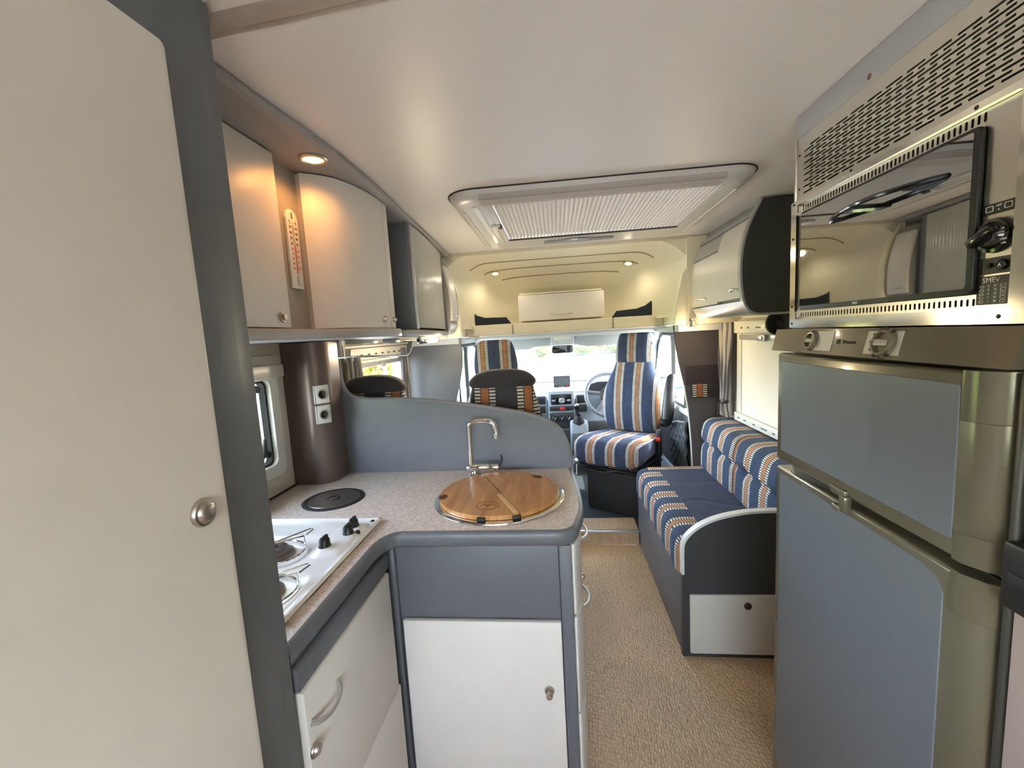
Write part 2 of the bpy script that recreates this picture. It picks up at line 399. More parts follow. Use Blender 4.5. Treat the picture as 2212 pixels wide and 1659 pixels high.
def slots(b, P, cells, depth):
    """perforated sheet: each cell (a0,a1,b0,b1,ha,hb) a rectangle with an oval hole of half sizes ha,hb (or None); P(a,b,d)->xyz"""
    bb = bmesh.new()
    def q(*pts): bb.faces.new([bb.verts.new(P(*p)) for p in pts])
    for a0, a1, b0, b1, ha, hb in cells:
        if ha is None:
            q((a0, b0, 0), (a1, b0, 0), (a1, b1, 0), (a0, b1, 0)); continue
        ca, cb = (a0+a1)/2, (b0+b1)/2
        rr_ = min(ha, hb)*.55
        inn = [(ca+ha, cb-hb+rr_), (ca+ha, cb+hb-rr_), (ca+ha-rr_, cb+hb), (ca-ha+rr_, cb+hb), (ca-ha, cb+hb-rr_), (ca-ha, cb-hb+rr_), (ca-ha+rr_, cb-hb), (ca+ha-rr_, cb-hb)]
        out = [(a1, cb-hb+rr_), (a1, b1), (a1, b1), (a0, b1), (a0, b1), (a0, b0), (a0, b0), (a1, b0)]
        out[0] = (a1, b0)
        for k in range(8):
            k2 = (k+1) % 8
            pts = [(*out[k], 0), (*out[k2], 0), (*inn[k2], 0), (*inn[k], 0)]
            if out[k] == out[k2]: pts = [pts[0], pts[2], pts[3]]
            q(*pts); q((*inn[k], 0), (*inn[k2], 0), (*inn[k2], depth), (*inn[k], depth))
    bmesh.ops.remove_doubles(bb, verts=bb.verts[:], dist=1e-5)
    bmesh.ops.recalc_face_normals(bb, faces=bb.faces[:]); b.merge(bb); return b
def screw(parent, m4, r=.004, m=NICKEL):
    return obj('screw', B().lathe([(0, .0018), (r*.6, .0016), (r, 0), (r, -.002), (0, -.002)], m4, 12), m, parent)
def bow(p0, p1, out, r, rise, n=10):          # bow handle from p0 to p1, bulging along 'out'
    p0, p1, out = Vector(p0), Vector(p1), Vector(out)
    pts = [p0+(p1-p0)*(i/n)+out*rise*math.sin(PI*i/n)**.6 for i in range(n+1)]
    return B().tube(pts, [r*(1.15-.3*math.sin(PI*i/n)) for i in range(n+1)], 10)
def push_lock(name, parent, m4, r=.013, h=.010):
    o = obj(name, B().lathe([(0, h), (r*.62, h*.96), (r*.72, h*.7), (r*.78, h*.45), (r*1.0, h*.4), (r*1.08, h*.15), (r*1.08, 0), (0, 0)], m4, 24), NICKEL, parent)
    return o

exec_parts = True
# ================================================================== STRUCTURE
CZ = 1.90
b = B(); b.box(-1.06, 1.12, -1.62, 2.70, -.06, 0); struct('floor', b, FLOORM, smooth=0)
b = B(); b.box(.06, .478, 2.70, 2.90, .0, .10, .004);
st_ = struct('floor_step', b, FLOORM, smooth=0, label='beige vinyl step up to the cab')
obj('step_edge', B().box(.06, .478, 2.694, 2.712, .088, .104, .003), ALU, st_)
struct('cab_floor', B().box(-.95, 1.0, 2.72, 4.5, -.06, .085), CABCARPET, smooth=0)
# ceiling with the roof light opening
b = B(); hx0, hx1, hy0, hy1 = -.24, .60, 1.56, 2.24
for x0, x1, y0, y1 in ((-1.06, hx0, .72, 2.72), (hx1, 1.12, .72, 2.72), (hx0, hx1, .72, hy0), (hx0, hx1, hy1, 2.72)): b.box(x0, x1, y0, y1, CZ, CZ+.05)
b.prism([(-1.06, .72), (1.12, .72), (1.12, .53), (-1.06, .715)], 'z', CZ, CZ+.05)
struct('ceiling', b, CEIL, smooth=0)
struct('ceiling_rear', B().prism([(-1.06, -1.62), (1.12, -1.62), (1.12, .505), (-1.06, .697)], 'z', CZ+.012, CZ+.05), CEIL, smooth=0)
sk1 = lambda o: [(-.62, .707-o), (.72, .589-o)]
strp = lambda a, c: sk1(a)+sk1(c)[::-1]
b = B(); b.prism(strp(.012, .050), 'z', CZ-.004, CZ+.02, .002); b.prism(strp(.0, .014), 'z', CZ-.0015, CZ+.01)
struct('trim_1', b, mat('stained ceiling joint strip', srgb(178, 164, 152), .45, mottle=.25, mscale=7), label='stained joint strip across the ceiling')
# right wall with window opening, left wall with two openings, rear wall with window
def wall_x(name, x0, x1, y0, y1, z0, z1, holes, m):
    b = B(); ys = sorted({y0, y1, *[h[0] for h in holes], *[h[1] for h in holes]})
    for a, c in zip(ys, ys[1:]):
        hs = [h for h in holes if h[0] <= a and h[1] >= c]
        if hs:
            h = hs[0]; b.box(x0, x1, a, c, z0, h[2]); b.box(x0, x1, a, c, h[3], z1)
        else: b.box(x0, x1, a, c, z0, z1)
    return struct(name, b, m, smooth=0)
WALLM = mat('cream wall board', srgb(214, 206, 190), .5, bump=(200, .05))
wall_x('wall_left', -1.06, -1.0, -1.62, 2.80, 0, CZ, [(.72, 1.36, .99, 1.31), (1.98, 2.68, .92, 1.30)], WALLM)
wall_x('wall_right', 1.06, 1.12, -1.62, 2.84, 0, CZ, [(2.0, 2.56, .87, 1.34)], WALLM)
b = B(); b.box(-1.06, 1.12, -1.66, -1.62, 0, .95); b.box(-1.06, 1.12, -1.66, -1.62, 1.57, CZ+.05); b.box(-1.06, -.58, -1.66, -1.62, .95, 1.57); b.box(.68, 1.12, -1.66, -1.62, .95, 1.57)
struct('wall_rear', b, WALLM, smooth=0)
w = sroot('window_5', 'rear window behind the camera')
obj('pane', B().box(-.58, .68, -1.645, -1.635, .95, 1.57), GLASS, w, smooth=0)

b = B(); b.box(-1.06, 1.12, 2.66, 3.62, 1.955, 1.99); b.box(-1.06, -1.02, 2.80, 3.62, 1.40, 1.96); b.box(1.08, 1.12, 2.80, 3.62, 1.40, 1.96); b.prism([(3.60, 1.96), (3.64, 1.99), (3.90, 1.42), (3.86, 1.39)], 'x', -1.06, 1.12)
struct('roof_cab', b, LGREY, smooth=0, label='outer roof shell over the cab')
# ---- cab overhead lining: arch frame + bowl
MX, MW = .045, .80
def bowl(u, s):
    # u -1..1 across, s 0..1 from the seam over the roof to the parcel shelf
    th = u*PI/2; X = math.copysign(abs(math.sin(th))**.5, u); D = max(0, math.cos(th))**.62
    prof = [(0, 1.897), (.22, 1.890), (.42, 1.868), (.58, 1.82), (.69, 1.74), (.74, 1.64), (.75, 1.55), (.73, 1.47), (.60, 1.455)]
    k = s*(len(prof)-1); i = min(int(k), len(prof)-2); f = k-i
    c = lambda j: prof[max(0, min(len(prof)-1, j))]
    def cr_(a, b_, c_, d, t): return .5*(2*b_+(c_-a)*t+(2*a-5*b_+4*c_-d)*t*t+(3*b_-a-3*c_+d)*t**3)
    y = cr_(c(i-1)[0], c(i)[0], c(i+1)[0], c(i+2)[0], f); z = cr_(c(i-1)[1], c(i)[1], c(i+1)[1], c(i+2)[1], f)
    yy = y*D
    steps = 0
    if z > 1.60:
        for q, lim in ((.28, .64), (.44, .57), (.57, .48)):
            e = min(1, max(0, (yy-q)/.006)); 
            f_ = min(1, max(0, (lim-abs(X*.80))/.10)); f_ = f_*f_*(3-2*f_)*min(1, max(0, (z-1.60)/.10)); steps += .0035*e*f_
    taper = 1-.12*min(1, yy/.5)
    zz = z - steps
    # the roof rounds down towards the sides
    side = max(0, abs(X)-.72)/.28
    zz -= .10*side**2*(1 if z > 1.7 else .0) * (1 - (1.897-z)/.2 if z > 1.7 else 0)
    return (MX + X*MW*taper*.90, 2.63+yy, zz)
b = B(); b.grid(lambda i, j: bowl(-1+2*i, j), 100, 560); bo = struct('ceiling_front', b, CREAM, label='cream moulded lining over the cab')
for q, xl in ((.276, .60), (.436, .53), (.566, .42)):  # dark tan tubes paint in the shade of the moulded grooves
    pts_ = []
    for k_ in range(41):
        x_ = MX+xl*(k_/20-1); h_, l_, n_, f_ = bo.ray_cast(Vector((x_, 2.63+q, 1.56)), Vector((0, 0, 1)))
        if h_: pts_.append((x_, l_.y, l_.z-.001))
    if len(pts_) > 5: obj('joint', B().tube(pts_, .0046, 6), mat('groove shade tan', srgb(150, 134, 104), .6) if q < .3 else bpy.data.materials['groove shade tan'], bo)
# arch plate around the bowl mouth
mouth = [(MX+MW*.90*math.copysign(abs(math.sin(u*PI/2))**.5, u)) for u in (-1, 1)]
b = B()
b.box(-1.06, mouth[0]+.004, 2.60, 2.68, 1.40, CZ); b.box(mouth[1]-.004, 1.12, 2.60, 2.68, 1.40, CZ)
b.prism([(-1.0, 1.90), (-.67, 1.90), (-.62, 1.80), (-.585, 1.66), (-.575, 1.40), (-1.0, 1.40)], 'y', 2.61, 2.66, .01)
b.prism([(1.06, 1.90), (.93, 1.90), (.80, 1.80), (.735, 1.68), (.70, 1.52), (.69, 1.40), (1.06, 1.40)], 'y', 2.61, 2.66, .012)
b.grid(lambda i, j: (bowl(-1+2*i, 0)[0], 2.632, bowl(-1+2*i, 0)[2]*(1-j)+1.905*j), 80, 1, .004)
struct('trim_2', b, CREAM, None, label='cream arch between living area and cab')
b = B(); b.box(-.62, .90, 2.605, 2.632, 1.888, 1.90, .003); b.box(-.62, .88, 2.585, 2.605, 1.893, 1.90, .002)
struct('trim_3', b, mat('cream seam strip', srgb(206, 196, 172), .5), label='cream seam strip across the ceiling before the cab')
# parcel shelf fascia, three boxes
sh = thing('parcel_shelf', 'cream moulded parcel shelf above the windscreen with three fascia sections', 'shelf', (.045, 3.1, 1.40))
for x0, x1, yo in ((-.625, -.302, 0), (-.298, .392, .02), (.396, .722, 0)):
    f = obj('fascia', B().box(x0, x1, 3.0+yo, 3.36 if not yo else 3.30, 1.40, 1.477, .008), CREAM, sh)
    if not yo: obj('rib', B().box(x0+.01, x1-.01, 2.996, 3.004, 1.432, 1.440, .002), CREAM, f)
for x0, x1 in ((-.64, -.625), (.722, .80)): obj('end_cap', B().box(x0, x1, 2.68, 3.02, 1.40, 1.478, .004), CREAM, sh)
for side in (-1, 1):
    if side < 0: poly = [(-.595, 1.475), (-.31, 1.475), (-.345, 1.525), (-.50, 1.53), (-.56, 1.55), (-.60, 1.60)]
    else: poly = [(.39, 1.475), (.695, 1.475), (.70, 1.605), (.62, 1.548), (.56, 1.53), (.425, 1.522)]
    obj('pocket_lining', B().prism(poly, 'y', 3.06, 3.09, .004), NAVY, bo)
fl = thing('front_locker', 'small white drop-fronted locker in the middle above the windscreen', 'locker', (.045, 3.2, 1.48))
m4 = T(.045, 3.10, 1.492) @ rot('X', -12)
obj('carcass', B().box(-.29, .29, .0285, .07, .002, .19, .004, mtx=m4), CREAM, fl)
obj('flap', B().box(-.305, .305, 0, .028, .0, .19, .005, mtx=m4), WHITE, fl)
obj('top_ledge', B().box(-.295, .29, .01, .10, .196, .206, .003, mtx=m4), CREAM, fl)
hb = bow((-.075, -.002, .036), (.075, -.002, .036), (0, -.55, -.5), .005, .022); hb.xf(m4); obj('handle', hb, ALU, fl)
# cab headliner with visors, A-pillars, windscreen
hl = B(); hl.box(-.92, 1.02, 3.30, 3.80, 1.362, 1.398, .006); hl.box(-.92, -.62, 2.70, 3.35, 1.36, 1.398); hl.box(.74, 1.02, 2.70, 3.35, 1.36, 1.398)
hl.box(-.62, .74, 2.98, 3.32, 1.385, 1.398)
hl.box(-.68, .83, 3.66, 3.70, 1.285, 1.37, .006)
struct('ceiling_cab', hl, LGREY, label='pale grey cab headliner')
def visor(x0, x1, lab):
    v = thing('sun_visor', lab, 'visor', ((x0+x1)/2, 3.62, 1.36))
    c = (x0+x1)/2
    poly = [(x0+.02, 0), (x1-.01, 0), (x1, -.03), (x1-.02, -.075), (x1-.14, -.085), (x1-.17, -.10), (x0+.10, -.10), (x0+.02, -.085), (x0, -.04)]
    obj('pad', B().prism(poly, 'y', 3.60, 3.618, .006, mtx=T(0, 0, 1.368)), mat('visor vinyl', srgb(178, 184, 186), .6), v)
    obj('hinge_rod', B().tube([(x0+.01, 3.609, 1.366), (x1-.01, 3.609, 1.366)], .004, 8), LGREY, v)
visor(-.60, -.055, 'pale grey sun visor folded down on the left of the windscreen')
visor(.155, .74, 'pale grey sun visor folded down on the right of the windscreen')
cc = thing('map_light', 'pale grey map light console between the two sun visors', 'light', (.05, 3.6, 1.36))
obj('housing', B().box(-.045, .145, 3.56, 3.66, 1.29, 1.368, .012), LGREY, cc); obj('lens', B().box(-.02, .12, 3.552, 3.562, 1.335, 1.36, .003), WPLAST, cc)
mi = thing('rear_view_mirror', 'dark rear view mirror hanging at the top of the windscreen', 'mirror', (.05, 3.82, 1.25))
obj('housing', B().prism(rrect(-.048, .145, 1.215, 1.285, .02), 'y', 3.80, 3.825, .006), BLACK, mi); obj('mirror_glass', B().prism(rrect(-.042, .139, 1.221, 1.279, .016), 'y', 3.797, 3.801), mat('mirror', (.22, .22, .23), .03, 1), mi)
for ch_ in list(mi.children):
    ch_.data.transform(rot('Z', 17) @ rot('X', 6))
obj('stalk', B().tube([(.05, 3.82, 1.27), (.05, 3.86, 1.30)], .008), BLACK, mi)
wsr = sroot('window_1', 'windscreen')
m4 = Matrix(((1, 0, 0, .045), (0, .846, .533, 4.45), (0, -.533, .846, .885), (0, 0, 0, 1)))
# pane leaning back: from (y 4.45, z .885) up to (y 3.72, z 1.345)
def wsp(i, j): x = -.80+1.60*i; return (.075+x*(1-.06*j), 4.45-.73*j-.08*(x/.80)**2, .885+.47*j)
obj('pane', B().grid(wsp, 16, 6, .006), GLASS, wsr)
obj('rubber_seal', B().tube([Vector(wsp(i/16, 0)) for i in range(17)], .012, 8), RUBBER, wsr)
bn = B(); bn.grid(lambda i, j: (-.85+1.85*i, 4.56+1.0*j, .80-.10*j-.25*j*j-.06*(2*i-1)**4), 20, 12, .01)  # hidden below the windscreen; added as a white surface that bounces light inside
struct('bonnet', bn, mat('white bounce paint', srgb(236, 236, 232), .3, coat=.4), label='unseen white bonnet added to bounce light into the cab')
# cab body sides: pillars, doors
for sgn, X in ((-1, -.695), (1, .85)):
    i_ = 0 if sgn < 0 else 1
    b = B(); p0 = Vector(wsp(i_, 0)); p1 = Vector(wsp(i_, 1))
    b.tube([p0+Vector((.0, -.02, -.04)), (p0+p1)/2+Vector((.0, -.03, .0)), p1+Vector((.01*sgn, -.05, .04))], [.03, .035, .045], 12)
    struct('trim_%d' % (4+i_), b, LGREY, label='pale grey windscreen pillar, %s side' % ('left' if sgn < 0 else 'right'))
    d = sroot('door_%d' % (1+i_), 'cab door on the %s' % ('left' if sgn < 0 else 'right'))
    xi, xo = X, X+.05*sgn
    y0, y1, z0, z1 = 2.86, 3.66, .83, 1.345
    lo = lambda a, c: (min(a, c), max(a, c))
    xa, xb = lo(xi, xo)
    obj('door_panel', B().box(xa, xb, y0-.03, 4.32, .1, z0, .006), DASHD, d)
    obj('sill_cap', B().box(min(xi-.02*sgn, xo), max(xi-.02*sgn, xo), y0-.03, 4.32, z0-.03, z0+.012, .01), LGREY, d)
    outer = [(y0-.04, z0), (y1+.42, z0), (y1+.02, z1+.05), (y0-.04, z1+.05)]
    inner = [(y0+.01, z0+.015), (y1+.30, z0+.015), (y1-.05, z1), (y0+.01, z1)]
    ring_frame(bb := B(), outer, inner, 'x', xa, xb); obj('window_frame', bb, LGREY, d)
    obj('seal', B().tube([(xi-.004*sgn, p[0], p[1]) for p in [(y0+.09, z0+.02), (y1+.24, z0+.02), (y1+.06, z1-.10), (y1-.02, z1-.03), (y1-.10, z1-.008), (y0+.09, z1-.008)]], .012, 8, closed=True), RUBBER, d)
    obj('pane', B().prism(inner, 'x', (xa+xb)/2-.003, (xa+xb)/2+.003), GLASS, d, smooth=0)
    obj('quarter_bar', B().box(xa+.01, xb-.01, 3.34, 3.37, z0, z1+.02), BLACK, d)
    obj('grab_handle', B().tube([(xi-.01*sgn, 3.75, .72), (xi-.045*sgn, 3.75, .74), (xi-.045*sgn, 3.55, .66), (xi-.01*sgn, 3.55, .64)], .014), DASHL, d)
    bb = B().box(min(xi-.03*sgn, xi), max(xi-.03*sgn, xi), 2.95, 3.70, .16, .34, .01); obj('door_pocket', bb, DASHL, d)
    if sgn > 0:
        mm = Matrix(((0, 0, 1, 0), (1, 0, 0, 0), (0, 1, 0, 0), (0, 0, 0, 1)))
        pl_ = thing('quilted_pocket', 'dark quilted pad hanging inside the right cab door', 'pad', (.84, 3.0, .40))
        def qp(i, j): 
            yy, zz = 2.88+.36*i, .38+.38*j
            q = abs(math.sin((i*4+j*4)*PI))*abs(math.sin((i*4-j*4)*PI))
            return (.826-.012*q**.5, yy, zz - .08*i*j)
        obj('pad', B().grid(qp, 40, 40, .012), mat('quilted vinyl', srgb(66, 72, 76), .5), pl_)
        obj('rim', B().tube([(.818, 2.88, .76), (.818, 3.06, .73), (.818, 3.24, .68)], .006, 8), ALU, pl_)

# ================================================================== LEFT SIDE
# ---- tall wardrobe by the camera
wd = thing('wardrobe', 'tall white wardrobe with dark grey frame at the left edge of the picture', 'wardrobe', (-.72, .1, 0))
obj('carcass', B().box(-.998, -.476, -.75, .57, 0, CZ-.004), GREYD, wd)
ddr = obj('door', B().prism(rrect(-.50, .515, .04, 1.772, .009), 'x', -.474, -.450, .004), WHITE, wd)
k = obj('knob', B().lathe([(0, .012), (.009, .0118), (.0125, .009), (.0135, .006), (.0165, .0055), (.018, .003), (.018, 0), (0, 0)], T(-.450, .472, 1.201) @ FACE_PX, 28), NICKEL, ddr)
obj('corner_post', B().prism([(-.474, .524), (-.474, .598), (-.4765, .603), (-.4795, .632), (-.490, .635), (-.998, .634), (-.998, .565), (-.476, .565)], 'z', 0, CZ-.004), GREYD, wd)
obj('header', B().box(-.474, -.4665, -.75, .522, 1.780, CZ-.004), GREYD, wd)

# ---- roof lockers over the kitchen
ol = thing('overhead_locker', 'white kitchen roof locker with bow-fronted doors under a grey pelmet', 'locker', (-.8, 1.04, 1.443))
ZB, ZT = 1.446, 1.880
pel = [(-.57, .64), (-.562, .84), (-.548, 1.02), (-.542, 1.22), (-.548, 1.45), (-.564, 1.71), (-.583, 2.1), (-.602, 2.44), (-.612, 2.58)]
pel_s = smooth_poly(pel, 6)
obj('pelmet', B().prism([(-.998, .64)]+pel_s+[(-.998, 2.58)], 'z', ZT, CZ-.001, .005), mat('pelmet laminate', srgb(150, 147, 146), .42, mottle=.03, mscale=20), ol)
obj('carcass', B().prism([(-.998, .64), (-.704, .64), (-.704, 1.195), (-.62, 1.30), (-.60, 1.536), (-.998, 1.536)], 'z', ZB, ZT), mat('grey locker face', srgb(158, 152, 144), .5), ol)
d1 = obj('door', B().box(-.700, -.672, .645, 1.048, ZB+.003, ZT-.004, .003), WHITE, ol)
push_lock('lock', d1, T(-.672, 1.013, 1.475) @ FACE_PX, .012)
cur = smooth_poly([(-.686, 1.178), (-.649, 1.204), (-.612, 1.248), (-.588, 1.323), (-.577, 1.398), (-.5756, 1.476)], 5)
inn = [(x-.022, y+.012 if i < 12 else y) for i, (x, y) in enumerate(cur)]
d2 = obj('door', B().prism(cur+inn[::-1], 'z', ZB+.002, ZT-.004), WHITE, ol)
push_lock('lock', d2, T(-.577, 1.424, 1.477) @ FACE_PX, .011)
d3 = obj('door', B().prism([(-.5756, 1.481), (-.576, 1.520), (-.5815, 1.536), (-.603, 1.543), (-.613, 1.543), (-.613, 1.481)], 'z', ZB+.002, ZT-.004), WHITE, ol)
push_lock('lock', d3, T(-.576, 1.506, 1.477) @ FACE_PX, .010)
shelf = smooth_poly([(-.653, .64), (-.653, 1.067), (-.640, 1.184), (-.593, 1.259), (-.5655, 1.355), (-.557, 1.462), (-.562, 1.536), (-.587, 1.574), (-.64, 1.590)], 6)
obj('base_board', B().prism([(-.998, .64)]+shelf+[(-.998, 1.590)], 'z', 1.417, ZB, .007), mat('base board', srgb(168, 166, 164), .4), ol)
# display cabinet with ribbed door
dc = thing('display_cabinet', 'grey display cabinet with curved ribbed door beyond the kitchen roof locker', 'cabinet', (-.80, 2.08, 1.44))
obj('side_panel', B().box(-.998, -.589, 1.758, 1.779, 1.443, ZT-.001, .002), GREYD, dc)
obj('side_panel', B().box(-.998, -.632, 2.422, 2.443, 1.443, ZT-.001, .002), GREYD, dc)
obj('back_box', B().box(-.998, -.68, 1.78, 2.42, 1.443, ZT-.001), GREYD, dc)
gpl = smooth_poly([(-.5815, 1.786), (-.580, 1.878), (-.588, 2.027), (-.603, 2.198), (-.625, 2.414)], 30)
def gd(i, j):
    k = i*(len(gpl)-1); a = int(min(k, len(gpl)-2)); f = k-a
    x = gpl[a][0]*(1-f)+gpl[a+1][0]*f; y = gpl[a][1]*(1-f)+gpl[a+1][1]*f
    return (x+.0022*abs(math.sin(i*46*PI)), y, 1.452+.42*j)
gdoor = obj('ribbed_door', B().grid(gd, 276, 1, .004), RIBG, dc, smooth=60)
obj('door_stile', B().box(-.594, -.578, 1.779, 1.803, 1.446, ZT-.004, .003), SILVER, dc)
obj('door_stile', B().box(-.638, -.620, 2.395, 2.421, 1.446, ZT-.004, .003), GREYD, dc)
sh2 = smooth_poly([(-.5655, 1.602), (-.560, 1.707), (-.563, 1.867), (-.5815, 2.134), (-.6135, 2.41), (-.64, 2.446)], 6)
obj('base_board', B().prism([(-.998, 1.602)]+sh2+[(-.998, 2.446)], 'z', 1.415, 1.442, .006), mat('base board far', srgb(150, 150, 152), .4), dc)

# downlight in the pelmet
def downlight(lab, x, y, z, r=.034, tilt=None, grp=None, e=3.0, col=(1, .42, .10)):
    t_ = thing('downlight', lab, 'light', (x, y, z), grp)
    mm = T(x, y, z) @ rot('X', 180)
    if tilt: mm = mm @ tilt
    obj('rim', B().lathe([(r*1.25, 0), (r*1.28, .002), (r*1.2, .005), (r*1.0, .006), (r*.92, .003), (r*.92, 0)], mm, 32), NICKEL, t_)
    obj('lens', B().lathe([(0, .0035), (r*.6, .0032), (r*.9, .002), (r*.9, .0)], mm, 32), BULB, t_)
    p = bpy.data.lights.new('downlight_glow', 'SPOT'); p.energy = e; p.color = col; p.spot_size = R(160); p.spot_blend = .6; p.shadow_soft_size = .02
    po = bpy.data.objects.new('downlight_glow', p); COL.objects.link(po); po.parent = t_; po.location = (0, 0, -.012)
    if tilt: po.rotation_euler = (0, 0, 0)
    return t_
downlight('lit round downlight in the grey pelmet above the kitchen locker doors', -.604, 1.112, ZT, .028, e=2.4)

# thermometer
th = thing('thermometer', 'white wall thermometer with printed scales hanging between the kitchen locker doors', 'thermometer', (-.658, 1.065, 1.64))
obj('body', B().prism([(1.042, 1.548), (1.09, 1.548), (1.09, 1.722)]+arc(1.066, 1.722, .024, 0, 180, 8)+[(1.042, 1.722)], 'x', -.6595, -.652, .002), WPLAST, th)
obj('tube', B().box(-.652, -.6495, 1.0645, 1.0675, 1.585, 1.706), mat('thermometer glass', srgb(205, 196, 186), .1), th)
obj('fluid', B().box(-.652, -.6488, 1.0648, 1.0672, 1.585, 1.655), INKR, th)
obj('hanging_hole', B().prism(rrect(1.063, 1.069, 1.722, 1.738, .0029, 4), 'x', -.652, -.6512), mat('thermometer hole', srgb(120, 110, 100), .6), th)
text('print', '°C', .010, frame_px(-.6518, 1.054, 1.712), INKB, th); text('print', '°F', .010, frame_px(-.6518, 1.079, 1.712), INKB, th)
text('scale_print', '50\n40\n30\n20', .0088, frame_px(-.6518, 1.055, 1.680), INKB, th, line=1.55); text('scale_print', '10\n0\n10\n20\n30', .0088, frame_px(-.6518, 1.055, 1.622), INKR, th, line=1.35)
text('scale_print', '120\n100\n80\n60', .0082, frame_px(-.6518, 1.078, 1.680), INKB, th, line=1.6); text('scale_print', '40\n20\n0\n20', .0082, frame_px(-.6518, 1.078, 1.622), INKR, th, line=1.7)
bb = B()
for q in range(5): bb.box(-.6522, -.6514, 1.061, 1.071, 1.558+.005*q, 1.5595+.005*q)
obj('vent_marks', bb, INKB, th)
bb = B()
for q in range(27): bb.box(-.6521, -.6515, 1.0615, 1.0705, 1.586+.0048*q, 1.5866+.0048*q)
obj('tick_marks', bb, INKR, th)

th.scale = (1.067,)*3; th.location = (-.7020, 1.136, 1.656)
# lamps and rail under the shelf
tl = thing('tube_light', 'small amber glowing tube light under the display cabinet', 'light', (-.57, 1.95, 1.40))
obj('tube', B().tube([(-.622, 2.02, 1.398), (-.619, 2.17, 1.398)], .016, 14), BULB3, tl)
obj('end_cap', B().tube([(-.625, 1.92, 1.398), (-.624, 1.93, 1.398), (-.622, 2.015, 1.398)], [.012, .017, .017], 14), CHROME, tl)
obj('end_cap', B().tube([(-.619, 2.175, 1.398), (-.618, 2.20, 1.398), (-.617, 2.215, 1.399)], [.016, .014, .008], 14), CHROME, tl)
obj('switch', B().box(-.631, -.619, 1.914, 1.922, 1.391, 1.405, .002), BLACK, tl)
pl = bpy.data.lights.new('tube_glow', 'POINT'); pl.energy = 7.5; pl.color = (1, .82, .54); pl.shadow_soft_size = .02
po = bpy.data.objects.new('tube_glow', pl); COL.objects.link(po); po.parent = tl; po.location = (-.01, .14, -.03)
tr = thing('towel_rail', 'thin chrome towel rail hanging under the kitchen roof locker', 'rail', (-.66, 1.47, 1.35))
obj('rail_bar', B().tube(smooth_poly([(-.80, 1.50, 1.352), (-.70, 1.50, 1.352), (-.56, 1.50, 1.348), (-.528, 1.50, 1.352), (-.515, 1.50, 1.375), (-.513, 1.50, 1.40)], 6), .0035, 8), CHROME, tr)
obj('hanger', B().tube([(-.783, 1.50, 1.416), (-.783, 1.50, 1.345)], .0035, 8), CHROME, tr)
obj('hanger', B().tube([(-.772, 1.50, 1.416), (-.772, 1.50, 1.345)], .0035, 8), CHROME, tr)
bl = thing('strip_light', 'small grey and white strip light below the locker shelf by the column', 'light', (-.82, 1.75, 1.40))
obj('housing', B().box(-.755, -.70, 1.72, 1.78, 1.394, 1.413, .004), mat('strip light grey', srgb(120, 120, 122), .4), bl)
bl.location = (-.78, 1.75, 1.40)
obj('diffuser', B().box(-.88, -.756, 1.72, 1.78, 1.396, 1.413, .004), WPLAST, bl)

# ---- window over the hob
w2 = sroot('window_2', 'window with moulded pale frame beside the hob')
FR = mat('pale window moulding', srgb(204, 198, 184), .4)
ring_frame(bb := B(), rrect(.66, 1.425, .925, 1.375, .05), rrect(.735, 1.345, 1.005, 1.295, .025), 'x', -1.0, -.975); obj('frame', bb, FR, w2)
ring_frame(bb := B(), rrect(.70, 1.385, .965, 1.335, .03), rrect(.735, 1.345, 1.005, 1.295, .025), 'x', -.976, -.966); obj('inner_frame', bb, WPLAST, w2)
obj('blind_cassette', B().box(-.975, -.945, .70, 1.40, 1.30, 1.345, .006), FR, w2)
ring_frame(bb := B(), rrect(.735, 1.345, 1.003, 1.297, .025), rrect(.744, 1.336, 1.012, 1.288, .02), 'x', -1.004, -.982); obj('seal', bb, RUBBER, w2)
obj('pane', B().box(-1.035, -1.031, .73, 1.35, .995, 1.305), GLASS, w2, smooth=0)
obj('gathered_blind', B().grid(lambda i, j: (-1.022-.008*math.sin(i*25), 1.235+.115*i+.01*math.sin(j*7), 1.0+.30*j), 40, 12, .0015), translucent('white net cloth', srgb(238, 238, 234), .6), w2)
obj('latch', B().tube([(-1.0, 1.30, 1.035), (-.985, 1.305, 1.05), (-.975, 1.30, 1.10)], [.012, .009, .005], 10), BLACK, w2)
obj('latch_knob', B().lathe([(0, .012), (.010, .010), (.012, .004), (.012, 0), (0, 0)], T(-.985, 1.315, 1.045) @ FACE_PX, 16), BLACK, w2)
obj('stay_knob', B().lathe([(0, .02), (.012, .018), (.013, .004), (.009, 0), (0, 0)], T(-.995, 1.30, 1.268) @ FACE_PX, 16), BLACK, w2)

